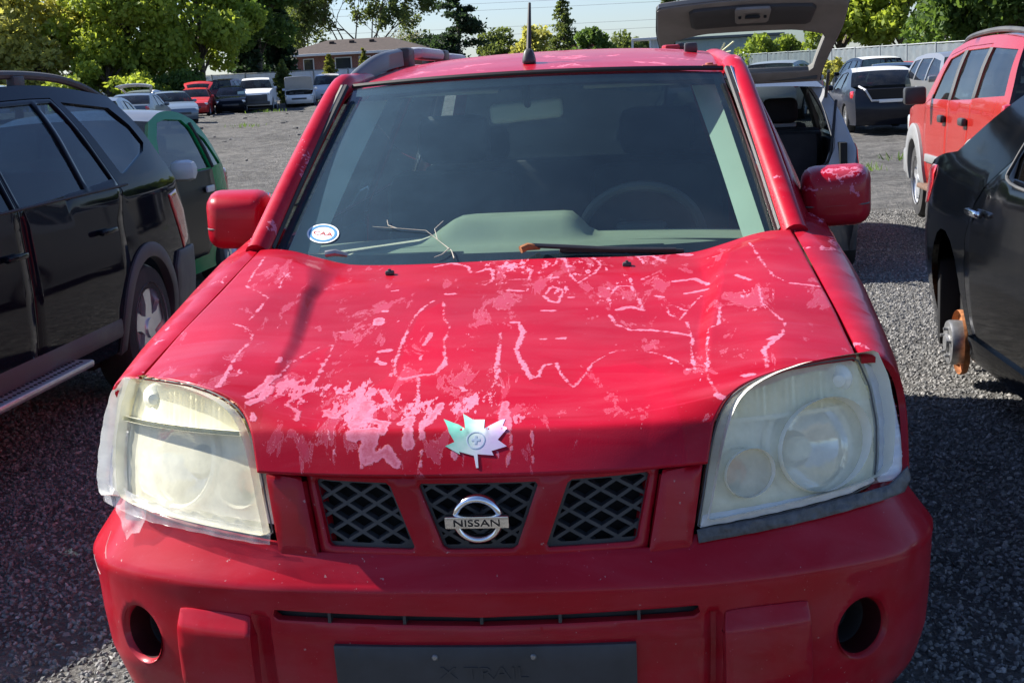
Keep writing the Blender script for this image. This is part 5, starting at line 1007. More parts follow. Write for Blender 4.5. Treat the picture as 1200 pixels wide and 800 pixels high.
# tailgate: hinge line at the roof, free edge up and towards the camera
def gate(u, v, w=0):
    u = np.asarray(u, float); v = np.asarray(v, float)
    y = 3.60+1.10*v+.06*(1-u*u); z = 1.475+.53*v+.035*np.sin(PI*v)+.03*(1-u*u)*v
    x = u*(.57+.10*ss(0, .75, v)-.02*v); n = np.array([0, .42, -.9]); return np.stack(np.broadcast_arrays(x, y, z), -1)+n*w
def gpoly(pts, w): return lambda a, b_: gate(a, b_, w)
tg_ = panel('tailgate', [(-1,0),(1,0),(1,1),(.97,1.04),(-.97,1.04),(-1,1)], [smoothpoly(resamp(np.array([(-.86,.13),(.86,.13),(.84,.56),(.5,.62),(-.5,.62),(-.84,.56)]), .2), 1)], gpoly(0, 0), gry, hb, step=.06, rnd=.006, rim=.03, out=1)
panel('inner_lining', [(-.99,.01),(.99,.01),(.99,1.0),(.95,1.03),(-.95,1.03),(-.99,1.0)], [smoothpoly(resamp(np.array([(-.86,.13),(.86,.13),(.84,.56),(.5,.62),(-.5,.62),(-.84,.56)]), .2), 1)], gpoly(0, .045), M_GTRIM, tg_, step=.06, rnd=.01, rim=.05, out=-1)
panel('rear_window', [(-.9,.10),(.9,.10),(.88,.60),(.5,.66),(-.5,.66),(-.88,.60)], [], gpoly(0, .012), glass('pale_glass', (.80, .86, .85), .92, .03), tg_, step=.1, rnd=0, rim=.004)
panel('lining_panel', smoothpoly(resamp(np.array([(-.62,.74),(.62,.74),(.66,.98),(-.66,.98)]), .2), 1), [], gpoly(0, .075), mat('dark_lining', (.055, .052, .055), .7), tg_, step=.06, rnd=.012, rim=.03, out=-1)
lk = panel('latch_plate', smoothpoly(resamp(np.array([(-.17,.80),(.17,.80),(.19,.99),(-.19,.99)]), .1), 1), [], gpoly(0, .088), M_GTRIM, tg_, step=.05, rnd=.006, rim=.02, out=-1)
b = MB(); p = gate(0, .90, .095); b.box(p, (.10, .10, .02), .008); b.box(gate(.13, .90, .095), (.02, .02, .02), .005); b.box(gate(-.13, .90, .095), (.02, .02, .02), .005); b.build('latch', M_DARK, lk)
b = MB(); b.box(gate(.25, .075, .05), (.36, .085, .06), .015, rot=Matrix.Rotation(.42, 3, 'X')); b.build('wiper_motor_cover', M_DARK, tg_)
b = MB(); M_CHALK = mat('yellow_paint_pen', (.80, .78, .50), .7)
for st_ in ([(.60+.075*math.cos(a), .30+.07*math.sin(a)) for a in np.linspace(0, 2*PI, 20)], [(.47,.38),(.40,.21)], [(.33,.34),(.16,.47)], [(.33,.34),(.19,.36)], [(.33,.34),(.26,.46)]):
    b.tube([gate(u, v, .016) for u, v in st_], .006, 5)
ck = b.build('pen_marks', M_CHALK, tg_)
MB().box(gate(0, .03, .02), (1.08, .05, .03), .01).build('hinge_rail', M_TRIMB, tg_)

# ---- red boxy off-road car at the right, facing away
NI = dict(SUV); NI.update(L=4.58, W=1.80, H=1.76, belt=1.16, wheels=(.86, 3.62, .37), tum=.30, taper=(.10, .06), prof=[
 ('front',[(.10,.34),(.02,.46),(.0,.70),(.03,.98)]),('hood',[(.03,.98),(.2,1.06),(.7,1.12),(1.30,1.17)]),('ws',[(1.30,1.17),(1.55,1.40),(1.80,1.64)]),
 ('roof',[(1.80,1.64),(2.4,1.72),(3.4,1.74),(4.30,1.69)]),('rg',[(4.30,1.69),(4.42,1.40),(4.48,1.15)]),('rear',[(4.48,1.15),(4.55,.90),(4.58,.65),(4.55,.45),(4.48,.34)])],
 wins=[[(1.62,1.20),(1.88,1.56),(2.38,1.63),(2.40,1.20)],[(2.50,1.20),(2.50,1.63),(3.32,1.64),(3.32,1.22)],[(3.42,1.23),(3.42,1.64),(4.22,1.61),(4.30,1.26)]])
red2 = P_('orange_red', (.30, .015, .011), dust=.06, rough=.26)
nfd = [(1.36,.42),(1.32,1.14),(1.58,1.20),(1.86,1.60),(2.43,1.665),(2.445,1.14),(2.445,.42)]; nrd = [(2.455,.42),(2.455,1.665),(3.36,1.675),(3.365,1.18),(3.30,.92)]+arc(3.62,.37,.50,134,176,7)+[(3.10,.42)]
ni, NX, NS = gcar('parked_suv', 'bright red boxy off-road car with grey wheel arches, at the right behind the black car', 'car', (3.86, 13.20, 0), PI, NI, red2, step=.08, det=0, glass_=M_GLS, doors=[(nfd, [0]), (nrd, [1])])
M_GARCH = mat('grey_arch', (.20, .205, .21), .5, .1, var=.08, dust=.15)
for sg in (1, -1):
    So = lambda y, z, sg=sg: NS[sg](y, z)+np.array([sg*.035, 0, 0])
    for yc in (.86, 3.62):
        a = np.linspace(-2, 182, 30); w1 = .60 if yc < 2 else .56
        o_ = [(yc+w1*math.cos(RAD(q)), .37+w1*.96*math.sin(RAD(q))) for q in a]; i_ = [(yc+.42*math.cos(RAD(q)), .37+.42*math.sin(RAD(q))) for q in a]
        panel('arch_trim', o_+i_[::-1], [], So, M_GARCH, ni, step=.05, rnd=.012, rim=.07, out=sg, rstep=.03)
    panel('door_moulding', [(1.52,.60),(3.08,.60),(3.06,.675),(1.54,.675)], [], lambda y, z, sg=sg: NS[sg](y, z)+np.array([sg*.02, 0, 0]), M_GARCH, ni, step=.1, rnd=.006, rim=.025, out=sg)
    MB().box((sg*.90, 2.22, .36), (.13, 1.7, .05), .02).build('running_board', mat('rusty_step', (.12, .07, .045), .8, var=.35, vs=20), ni)
    for y in (2.30, 3.20): MB().box(NS[sg](y, 1.03)+np.array([sg*.03, 0, 0]), (.05, .17, .07), .018).build('handle', M_BLK, ni)
    for pp_ in ([(2.385,1.20),(2.505,1.20),(2.505,1.635),(2.375,1.632)],[(3.315,1.225),(3.425,1.23),(3.425,1.64),(3.315,1.642)]): panel('window_pillar', pp_, [], lambda y, z, sg=sg: NS[sg](y, z)+np.array([sg*.004, 0, 0]), M_TRIMB, ni, step=.1, rnd=.001, rim=.004, out=sg)
    mo = MB(); mo.box((sg*(float(NX(1.62, 1.16))+.15), 1.62, 1.235), (.21, .10, .17), .03); mo.build('mirror', M_BLK, ni)
    MB().tube(catmull([(sg*.62,1.9,1.68),(sg*.61,2.2,1.755),(sg*.60,3.2,1.785),(sg*.60,4.1,1.745),(sg*.61,4.28,1.69)], 5), .025, 8).build('roof_rail', M_TRIMB, ni)
    MB().box((sg*.80, 4.50, 1.05), (.16, .10, .30), .03).build('taillight', M_REDL, ni)
    MB().box((sg*.68, .06, .92), (.28, .12, .18), .03).build('headlight', M_HLENS, ni)
MB().box((0, 4.60, .52), (1.72, .16, .28), .04).build('rear_bumper', M_GARCH, ni); MB().box((0, .0, .52), (1.70, .16, .28), .04).build('front_bumper', M_GARCH, ni)

# ---- black hatchback lacking a rear wheel, right edge (faces the camera)
BK = dict(HAT); BK.update(L=4.45, W=1.76, H=1.46, belt=.96, wheels=(.88, 3.62, .335), tum=.46, taper=(.13, .12), prof=[
 ('front',[(.12,.20),(.02,.34),(.0,.52),(.05,.66)]),('hood',[(.05,.66),(.25,.78),(.55,.88),(.85,.96)]),('ws',[(.85,.96),(1.2,1.18),(1.6,1.38)]),
 ('roof',[(1.6,1.38),(2.05,1.445),(2.45,1.44),(2.85,1.37)]),('rg',[(2.85,1.37),(3.25,1.23),(3.66,1.07)]),('trunk',[(3.66,1.07),(4.0,1.04),(4.26,1.0)]),('rear',[(4.26,1.00),(4.38,.88),(4.43,.66),(4.42,.40),(4.34,.18)])],
 wins=[[(1.0,1.0),(1.5,1.32),(1.72,1.37),(1.72,1.0)],[(1.80,1.0),(1.80,1.37),(2.28,1.36),(2.50,1.25),(2.62,1.09),(2.58,1.02)]])
kfd = [(1.30,.26),(1.15,.60),(.93,.93),(.97,.99),(1.48,1.345),(1.75,1.40),(1.755,.98),(1.755,.26)]; krd = [(1.765,.26),(1.765,1.40),(2.30,1.39),(2.54,1.27),(2.68,1.09),(2.86,1.0),(3.08,.88),(3.16,.74),(3.17,.62)]+[(3.14,.26)]
blk2, KX, KS = gcar('parked_hatchback', 'glossy black car missing its rear wheel at the right edge, bare brake disc showing', 'car', (2.70, .83, 0), .032, BK, P_('deep_black', (.0016, .0022, .0035), dust=.012, rough=.10, coat=.10, ior=1.22), step=.07, det=0, glass_=M_GDK, doors=[(kfd, [0]), (krd, [1])], nowheel=((-1, 1), (1, 1), (1, 0), (-1, 0))); blk2.scale = (1, 1, 1.05)
for sg in (1, -1):
    for yc in (.88, 3.62):
        c = np.array([sg*.79, yc-.04, .20]); b = MB(); b.lathe([(.148, -.016), (.150, -.006), (.150, .006), (.148, .012), (.075, .012)], 36, c, 'x'); bd = b.build('brake_disc', M_RUST, blk2)
        b = MB(); s_ = sg; b.lathe([(.10, s_*-.02), (.105, s_*.05), (.10, s_*.062), (.04, s_*.064), (.036, s_*.078), (.0005, s_*.08)], 28, c, 'x')
        for k in range(5):
            a = 2*PI*k/5+.4; b.lathe([(.008, s_*.06), (.008, s_*.085), (.0005, s_*.086)], 8, c+np.array([0, .065*math.cos(a), .065*math.sin(a)]), 'x')
        b.build('wheel_hub', M_DISC, bd)
        MB().box(c+np.array([-sg*.0, .11, -.02]), (.09, .07, .16), .02).build('brake_caliper', M_RUST, bd)
        MB().box((sg*.70, yc+.36, .33), (.22, .05, .42), .02).build('mud_flap', M_DARK, blk2)
        MB().tube([(0, yc, .215), c], .035, 8).build('axle', M_DARK, blk2)
    for y in (1.58, 2.98):
        p = KS[sg](y, .845); h = MB(); h.box(p+np.array([sg*.030, 0, .008]), (.022, .19, .028), .01); h.box(p+np.array([sg*.02, .085, .006]), (.03, .03, .03), .01); h.box(p+np.array([sg*.02, -.085, .006]), (.03, .03, .03), .01); h.build('handle', M_CHR, blk2)
    MB().tube([KS[sg](y, z)+np.array([sg*.003, 0, 0]) for y, z in catmull([(.98,.985),(1.8,.985),(2.58,1.0),(2.65,1.08),(2.52,1.265),(2.29,1.375),(1.8,1.385),(1.5,1.335)], 5)], .007, 6).build('window_trim', M_TRIMB, blk2)
    panel('sill', [(1.32,.20),(3.16,.20),(3.18,.30),(1.30,.30)], [], lambda y, z, sg=sg: KS[sg](y, z)+np.array([sg*.02, 0, 0]), P_('deep_black', (0,0,0)), blk2, step=.1, rnd=.01, rim=.03, out=sg)
    panel('taillight', [(4.02,.99),(4.20,.985),(4.34,.90),(4.36,.78),(4.18,.80),(4.05,.90)], [], lambda y, z, sg=sg: KS[sg](y, z)+np.array([sg*.006, 0, 0]), M_REDL, blk2, step=.05, rnd=.006, rim=.02, out=sg)
    MB().box((sg*.58, .045, .65), (.34, .16, .14), .04, rot=Matrix.Rotation(sg*-.42, 3, 'Z')).build('headlight', M_HLENS, blk2)
# ================= farther cars =================
def tz(x, y): return float(terr(x, y))
def far(label, cat, x, y, rz, sp, pt, **k): return gcar(k.pop('name', 'parked_car'), label, cat, (x, y, tz(x, y)), rz, sp, pt, **k)
white = P_('white', (.72, .73, .73), dust=.2, rough=.4); silver = P_('silver', (.5, .51, .53)); dbl = P_('dark_blue', (.007, .009, .018), dust=.03, rough=.3, coat=.3); lbl = P_('pale_blue', (.17, .22, .27), dust=.1, flake=.3); redm = P_('mid_red', (.5, .03, .03), dust=.15); dgr = P_('dark_grey', (.05, .052, .058), dust=.2, flake=.2); mar = P_('maroon', (.10, .015, .02))
CPE = dict(SED); CPE.update(L=4.45, W=1.75, H=1.40, wins=[[(1.66,.98),(2.10,1.31),(2.75,1.36),(2.75,.97)],[(2.83,.98),(2.83,1.355),(3.20,1.30),(3.45,1.05)]])
PCK = dict(SUV); PCK.update(L=5.5, W=1.98, H=1.86, belt=1.22, wheels=(.95, 4.25, .38), tum=.30, prof=[
 ('front',[(.12,.34),(.02,.48),(.0,.72),(.04,1.0)]),('hood',[(.04,1.0),(.25,1.12),(.8,1.20),(1.45,1.25)]),('ws',[(1.45,1.25),(1.75,1.52),(2.05,1.74)]),
 ('roof',[(2.05,1.74),(2.4,1.84),(2.9,1.84),(3.3,1.76)]),('rg',[(3.3,1.76),(3.40,1.50),(3.46,1.24)]),('trunk',[(3.46,1.24),(4.4,1.24),(5.40,1.24)]),('rear',[(5.40,1.24),(5.46,.95),(5.5,.7),(5.45,.5),(5.35,.40)])],
 wins=[[(1.78,1.27),(2.10,1.66),(2.62,1.76),(2.62,1.26)],[(2.70,1.26),(2.70,1.76),(3.18,1.72),(3.24,1.28)]])
cv, _, CS = far('dark blue coupe with boot lid missing and roof pale with sun glare, seen from behind', 'car', 5.42, 34.2, PI+.015, CPE, dbl, roofpt=P_('glare_roof', (.55, .56, .57), dust=.1, rough=.5), boot_open=True, step=.1, glass_=M_GLS)  # light roof colour stands in for sun glare on a dark roof
b = MB(); b.prism([(-.56,.975),(.56,.975),(.42,.73),(-.42,.73)], 4.2, 4.66); b.build('boot_well', M_DARK, cv)
b = MB(); b.tube([(-.60,4.02,1.04),(-.57,4.40,.99),(-.55,4.655,.96),(-.42,4.665,.73),(.42,4.665,.73),(.55,4.655,.96),(.57,4.40,.99),(.60,4.02,1.04)], .025, 6); b.build('boot_seal', silver, cv)
MB().box((.02, 4.68, .715), (.50, .03, .07), .01).build('lamp_bar', white, cv)
MB().tube([(.55, 3.42, 1.31), (.55, 3.43, 1.62)], .006, 5).build('antenna', M_BLK, cv)
far('silver estate car beyond the raised tailgate, rear lamp towards the dark blue coupe', 'car', 5.0, 44.6, PI-.30, SUV, P_('warm_silver', (.42, .41, .40), flake=.3), step=.18)
far('black hatchback with clear red lamp right behind the dark blue coupe', 'car', 7.45, 42.2, PI-.12, HAT, P_('black', 0), step=.18, glass_=M_GDK)
far('dark silver off-road car facing the camera left of the bright red boxy car', 'car', 7.25, 26.6, .10, SUV, P_('steel', (.20, .205, .21), flake=.4), step=.18)
far('red car with crumpled white bonnet beyond the dark silver off-road car', 'car', 10.6, 50, .4, HAT, redm, step=.2)
far('black car under a white sheet of roof behind the silver estate car', 'car', 7.7, 52, PI+.1, SUV, P_('black', 0), roofpt=white, step=.2, glass_=M_GDK)
far('pale saloon seen low through the raised tailgate glass, left one', 'car', 3.0, 52, .25, SED, silver, step=.2); far('pale saloon seen low through the raised tailgate glass, right one', 'car', 4.9, 55, .15, SED, P_('off_white', (.6, .6, .57)), step=.2)
vn, _, _ = far('white high van standing beyond the fence, seen through the tailgate glass', 'van', 9.6, 86, .5, VAN, white, step=.25, name='parked_van'); vn.scale = (1.4, 1.4, 1.45)
# left-hand rows
far('silver saloon in front of the trees, tail lamp beside its boot lid', 'car', -19.5, 53, PI+.14, SED, P_('blue_silver', (.11, .14, .17), flake=.3, dust=.08), step=.16)
far('pale blue saloon standing askew right of the silver saloon', 'car', -20.0, 58, .5, SED, lbl, step=.16)
far('grey car whose roof shows just above the green two seater', 'car', -14.6, 36.5, PI+.2, HAT, P_('mid_grey', (.16, .17, .18), flake=.4), step=.18)
far('white hatchback with its tailgate raised under the bright maple', 'car', -23.2, 64.5, PI+.1, HAT, white, open_tail=1.35, step=.18)
rh, _, _ = far('red hatchback with tailgate up, left of the white pickup', 'car', -23.7, 71, .22, HAT, redm, open_tail=1.42, step=.16)
far('black hatchback squeezed beside the red hatchback', 'car', -22.4, 73.5, .25, HAT, P_('black', 0), step=.18, glass_=M_GDK)
far('dark maroon off-road car far off before the pale fence', 'car', -24.6, 83, PI, SUV, mar, step=.2)
pk_, _, _ = far('white pickup truck with black grille facing the camera on open gravel', 'pickup', -21.5, 75, .2, PCK, white, step=.16, name='pickup_truck')
MB().box((0, -.045, .74), (1.45, .10, .40), .03).build('black_grille', M_TRIMB, pk_); MB().box((0, -.10, .93), (.9, .03, .035), .008).build('grille_bar', M_CHR, pk_); MB().box((0, -.06, .48), (1.7, .12, .16), .03).build('front_bumper', M_TRIMB, pk_)
far('white hatchback with its bonnet up near the pale fence', 'car', -20.1, 79.5, .2, HAT, white, open_hood=1.0, step=.18)
far('silver van standing close behind the white hatchback with its bonnet up', 'van', -19.6, 85, .22, VAN, silver, step=.2, name='parked_van')
far('dark grey saloon far off between the white hatchback and the silver saloon', 'car', -24.2, 70, PI-.2, SED, dgr, step=.2)
far('maroon saloon deep in the left row, under the dark green maple', 'car', -26.0, 79, .3, SED, mar, step=.2)
far('light grey saloon deep in the left row, behind the pale blue saloon', 'car', -23.6, 66.5, .7, SED, P_('cloud_grey', (.30, .31, .33)), step=.2)
# ================= trees =================
def leafmat(name, c, tr=.5):
    t = NT(name); n, l = t.n, t.l
    v = t.noise(.9, 4); w = t.noise(7, 2); k = t.math('ADD', t.math('MULTIPLY', v, .6), t.math('MULTIPLY', w, .4))
    col = t.ramp(k, [(.36, [q*.55 for q in c]), (.5, c), (.64, [c[0]*1.5, c[1]*1.35, c[2]*1.2])])
    t.set(Base_Color=col, Roughness=.6, Specular_IOR_Level=.3)
    ts = n.new('ShaderNodeBsdfTranslucent'); l.new(t.mix(.5, col, (c[0]*2.2, c[1]*1.9, c[2]*.8)), ts.inputs['Color'])
    m = n.new('ShaderNodeMixShader'); m.inputs[0].default_value = tr; l.new(t.p.outputs[0], m.inputs[1]); l.new(ts.outputs[0], m.inputs[2]); l.new(m.outputs[0], t.out.inputs['Surface']); return t.m
LM = {k: leafmat(k+'_leaves', c) for k, c in dict(maple=(.24,.32,.055), yellow=(.34,.36,.11), dark=(.085,.15,.038), conifer=(.026,.052,.026), olive=(.10,.14,.045), gold=(.115,.135,.030), grey=(.16,.17,.12)).items()}
M_BARK = mat('bark', (.10, .08, .06), .9, var=.35, vs=9, bump=.6, bs=30, bd=.03)
def leaves(P, size, rng, up=.25, droop=0):
    n = len(P); d = rng.normal(size=(n, 3)); d[:, 2] += up; d /= np.linalg.norm(d, axis=1)[:, None]
    t = rng.normal(size=(n, 3)); t[:, 2] -= droop; a = np.cross(d, t); a /= np.linalg.norm(a, axis=1)[:, None]+1e-9; b = np.cross(d, a)
    s = size*rng.uniform(.6, 1.35, n)[:, None]; w = s*.62
    V = np.stack([P+b*s, P+a*w, P-b*s, P-a*w], 1).reshape(-1, 3); return V
def addleaf(name, V, m, parent):
    n = len(V)//4; me = bpy.data.meshes.new(name); me.vertices.add(n*4); me.vertices.foreach_set('co', V.astype(np.float32).ravel()); me.loops.add(n*4); me.loops.foreach_set('vertex_index', np.arange(n*4, dtype=np.int32))
    me.polygons.add(n); me.polygons.foreach_set('loop_start', np.arange(0, n*4, 4, dtype=np.int32)); me.polygons.foreach_set('loop_total', np.full(n, 4, np.int32)); me.update(calc_edges=True); me.materials.append(m)
    o = bpy.data.objects.new(name, me); COL.objects.link(o); o.parent = parent; return o
def tree(name, label, x, y, top, r, kind, leaf, n=6000, size=.17, seed=1, base=None, group=None, cat='tree'):
    rng = np.random.default_rng(seed); z0 = tz(x, y); h = top-z0; root = thing(name, label, cat, (x, y, z0-.05), rng.uniform(0, 6), group); tr = MB(); Ps = []
    if kind in ('round', 'open', 'bush', 'willow'):
        c0 = .06 if kind == 'bush' else (base if base is not None else .16); nb = 26 if kind != 'open' else 34
        # limbs that end in leaf clumps spread over the crown
        B = []
        for i in range(nb):
            u = rng.uniform(-.75, 1); th = rng.uniform(0, 2*PI)+i*2.4; q = math.sqrt(max(0, 1-u*u)); k = rng.uniform(.45, .95)
            cz = h*(c0+(1-c0)*.5)+u*k*h*(1-c0)*.46; taper = 1-.35*max(0, u); B.append(np.array([math.cos(th)*q*k*r*taper, math.sin(th)*q*k*r*taper, cz]))
        hb = h*(c0 if kind != 'bush' else .05)
        tr.tube([(0, 0, 0), (.03*r, .02*r, hb*.6), (-.02*r, .03*r, h*.5), (0, 0, h*.82)], [h*.028, h*.022, h*.014, h*.004], 8)
        for b_ in B:
            s = np.array([0, 0, max(hb*.8, min(b_[2]*.62, h*.6))]); m_ = (s+b_)*.5+np.array([0, 0, .06*h]); tr.tube([s, m_, b_], [h*.010, h*.006, h*.0022], 5, caps=False)
        for b_ in B:
            m = int(n/nb*rng.uniform(.6, 1.4)); br = r*rng.uniform(.28, .46)*(1.0 if kind != 'open' else .72); d = rng.normal(size=(m, 3)); d /= np.linalg.norm(d, axis=1)[:, None]; rad = br*rng.uniform(.25, 1.05, m)**.55
            P = b_+d*rad[:, None]*np.array([1, 1, .8 if kind != 'willow' else 1.2])
            if kind == 'willow': P[:, 2] -= np.abs(rng.normal(0, .5, m))*r*.35; P[:, :2] += (P[:, :2]*.06)
            P = P[P[:, 2] > .06]; Ps.append(P)
    elif kind in ('cone', 'column'):
        L = 26 if kind == 'cone' else 18
        tr.tube([(0, 0, 0), (0, 0, h*.5), (0, 0, h*.98)], [h*.018, h*.012, h*.002], 8)
        for i in range(L):
            f = i/(L-1); zz = h*((.06 if kind == 'cone' else .02)+.93*f); rr = r*((1-f)**.8+.03) if kind == 'cone' else r*min(1, 3*(f+.12))*(1-f**2.5*.92)
            nbr = 7 if kind == 'cone' else 6
            for j in range(nbr):
                th = rng.uniform(0, 2*PI); ln = rr*rng.uniform(.55, 1.12); e = np.array([math.cos(th)*ln, math.sin(th)*ln, zz-(ln*.22 if kind == 'cone' else -ln*.5)])
                if kind == 'cone': tr.tube([(0, 0, zz), (e*.55+np.array([0, 0, zz*.45])), e], [h*.004, h*.003, h*.001], 4, caps=False)
                m = max(6, int(n/(L*nbr)*(.35+1.3*rr/r))); t = rng.uniform(.1, 1, m)**.7; P = np.array([0, 0, zz])*(1-t)[:, None]+e*t[:, None]; P += rng.normal(0, .10*rr+.03, (m, 3))*np.array([1, 1, .55]); Ps.append(P)
    elif kind == 'pine':                                  # big irregular conifer: flat plates of needles with gaps
        tr.tube([(0, 0, 0), (0, .05, h*.5), (.04, 0, h*.99)], [h*.02, h*.014, h*.003], 8)
        for i in range(34):
            f = (i+rng.uniform(-.3, .3))/34; zz = h*(.10+.88*f); rr = r*(1.05-f*.72)*rng.uniform(.55, 1.1); th = rng.uniform(0, 2*PI); e = np.array([math.cos(th)*rr, math.sin(th)*rr, zz+rr*rng.uniform(-.12, .22)])
            tr.tube([(0, 0, zz-.1), e*.5+np.array([0, 0, zz*.5-.1]), e], [h*.006, h*.004, h*.0015], 4, caps=False)
            m = int(n/34); t = rng.uniform(.25, 1.05, m); P = np.array([0, 0, zz])*(1-t)[:, None]+e*t[:, None]; P += rng.normal(0, 1, (m, 3))*np.array([.26, .26, .10])*rr*.85; Ps.append(P)
    elif kind == 'bare':
        pass
    def twigs(s, d, ln, rad, lev):
        if lev == 0: return
        e = s+d*ln; tr.tube([s, (s+e)/2+rng.normal(0, .05*ln, 3), e], [rad, rad*.8, rad*.55], 4, caps=False)
        if lev <= 2: Ps.append(e+rng.normal(0, ln*.35, (max(1, n//260), 3)))
        for _ in range(3): q = d+rng.normal(0, .42, 3)+np.array([0, 0, .12]); twigs(e, q/np.linalg.norm(q), ln*rng.uniform(.62, .82), rad*.55, lev-1)
    if kind in ('bare', 'feather'):
        for j in range(3 if kind == 'feather' else 4):
            d = np.array([rng.normal(0, .25), rng.normal(0, .25), 1]); twigs(np.array([0, 0, h*.02]), d/np.linalg.norm(d), h*.32, h*.016, 6)
    P = np.concatenate(Ps); V = leaves(P, size, rng, droop=1.5 if kind == 'willow' else 0); tr.build('trunk', M_BARK, root); cr_ = addleaf('crown', V, LM[leaf], root); return root
T = [
 ('deciduous_tree','yellow green drooping tree at the far left edge',-38.2,82,11.2,3.6,'willow','yellow',9000,.20),
 ('deciduous_tree','yellow green drooping tree second from the left edge',-35.6,86,10.6,3.0,'willow','yellow',8000,.20),
 ('conifer_tree','dark spire of a conifer showing between the yellow green trees and the bright maple',-41.5,101,11.5,1.8,'cone','conifer',5000,.18),
 ('maple_tree','broad bright green maple, biggest crown on the left',-31.4,83,11.2,4.4,'bush','maple',17000,.19),
 ('maple_tree','green maple merging into the right side of the biggest bright maple',-27.8,86,10.8,3.6,'bush','maple',13000,.19),
 ('maple_tree','shaded dark green maple left of the brick house',-27.2,97.5,11.2,3.4,'round','dark',11000,.19),  # dark green comes from the 'dark' leaf colour
 ('conifer_tree','tall dark conifer against the left end of the brick house',-26.9,101,11.2,2.0,'cone','conifer',7000,.19),
 ('conifer_tree','shorter dark conifer in front of the tall one by the brick house',-28.0,97,8.8,1.8,'cone','conifer',5000,.19),
 ('deciduous_tree','yellow green drooping tree beyond the left edge',-42.8,81,11.2,3.6,'willow','yellow',7000,.20),
 ('shrub','tall pale green bush under the leftmost drooping tree',-39.5,79,6.2,2.4,'bush','yellow',5000,.18),
 ('shrub','tall yellow green bush under the second drooping tree',-35.8,80,6.0,2.3,'bush','yellow',5000,.18),
 ('shrub','tall bright bush at the foot of the biggest bright maple',-31.8,80.5,5.6,2.3,'bush','maple',5000,.18),
 ('shrub','tall dim bush between the maples and the pale fence',-33.0,86,5.4,2.2,'bush','dark',4500,.18),
 ('shrub','bright low bush beneath the yellow green trees',-32.6,76,3.3,1.3,'bush','maple',2600,.15),
 ('shrub','rounded bright bush behind the white hatchback with raised tailgate',-29.4,78,3.3,1.7,'bush','maple',3200,.15),
 ('shrub','dark bush between the bright bush and the red hatchback',-27.6,80,3.2,1.6,'bush','dark',3000,.15),
 ('shrub','small grey green conifer bush above the red hatchback',-26.9,82,3.4,.8,'column','olive',2200,.11),
 ('shrub','low round shrub before the fence just left of the pickup roof',-24.3,84,2.5,.55,'bush','olive',1200,.09),
 ('arborvitae','slender arborvitae in front of the fence, nearest to the white pickup',-23.2,88,3.75,.66,'column','olive',3600,.10),
 ('arborvitae','slender golden arborvitae in front of the fence behind the silver van',-20.1,88,3.95,.55,'column','gold',3200,.10),
 ('arborvitae','slender arborvitae before the brick house, half hidden by the red roof',-18.3,90,4.3,.42,'column','gold',2200,.10),
 ('elm_tree','airy tall tree with bare looking limbs above the brick house, right one',-27.6,136,13.6,4.6,'feather','olive',5200,.17),
 ('elm_tree','airy tall tree with bare looking limbs above the brick house, left one',-34.0,140,13.4,4.0,'feather','olive',4200,.17),
 ('bare_tree','small pale leafless tree right of the brick house',-27.0,160,7.6,1.6,'bare','grey',500,.10),
 ('deciduous_tree','rounded mid green tree tucked left of the big dark pine',-20.6,132,6.5,1.9,'round','olive',4200,.17),
 ('pine_tree','big dark irregular pine left of the aerial of the red car',-16.0,120,9.6,3.0,'pine','conifer',12000,.15),
 ('deciduous_tree','low green tree under the left boughs of the dark pine',-18.4,125,5.9,1.7,'round','dark',3600,.17),
 ('deciduous_tree','rounded green tree just right of the dark pine',-13.6,130,6.5,2.2,'round','olive',5000,.17),
 ('deciduous_tree','bright green tree directly behind the aerial of the red car',-10.2,128,7.0,1.9,'round','yellow',4600,.17),
 ('conifer_tree','loose light conifer spire right of the aerial of the red car',-7.4,125,9.6,2.1,'cone','olive',4600,.15),
 ('deciduous_tree','rounded dark tree right of the light conifer spire',-4.9,122,6.0,1.7,'round','dark',4000,.17),
 ('deciduous_tree','low wide tree over the middle of the red roof',-2.4,128,5.5,2.2,'round','olive',4400,.17),
 ('deciduous_tree','small tree beside the pale shed',-.4,150,5.8,2.0,'round','olive',3000,.19),
 ('poplar_tree','slim tree whose tip rises over the left corner of the raised tailgate',1.7,110,9.4,1.2,'column','olive',4500,.17),
 ('shrub','golden green bush framed by the raised tailgate glass, left one',6.3,80,3.6,1.5,'bush','maple',3600,.14),
 ('shrub','green bush framed by the raised tailgate glass, right one',8.3,83,3.6,1.4,'bush','maple',3200,.14),
 ('shrub','small bush framed by the raised tailgate glass, by its left edge',3.0,80,2.7,.9,'bush','olive',1500,.13),
 ('maple_tree','bright green maple immediately right of the raised tailgate',11.0,82,7.8,2.4,'round','maple',8500,.18),
 ('maple_tree','green maple above the dark blue coupe',14.2,80,8.2,2.6,'round','maple',8500,.18),
 ('willow_tree','dark drooping tree over the roof of the bright red boxy car',15.4,71,7.6,2.4,'willow','dark',8000,.18),
 ('willow_tree','dark drooping tree in the top right corner',17.4,69,8.0,2.5,'willow','dark',8000,.18),
 ('willow_tree','dark drooping tree beyond the right edge',20.4,67,7.6,2.6,'willow','dark',6000,.19),
 ('maple_tree','tall green tree out past the right edge, nearer one',27,52,9.5,4.2,'bush','maple',5000,.24),
 ('maple_tree','tall green tree out past the right edge, farther one',33,36,9.5,4.5,'bush','dark',5000,.24),
 ('maple_tree','tall green tree far out past the right edge',38,18,9.5,4.5,'bush','dark',5000,.24),
 ('shrub','weedy bush at the fence foot beside the tailgate strut',8.6,67,2.2,.8,'bush','yellow',1500,.11)]
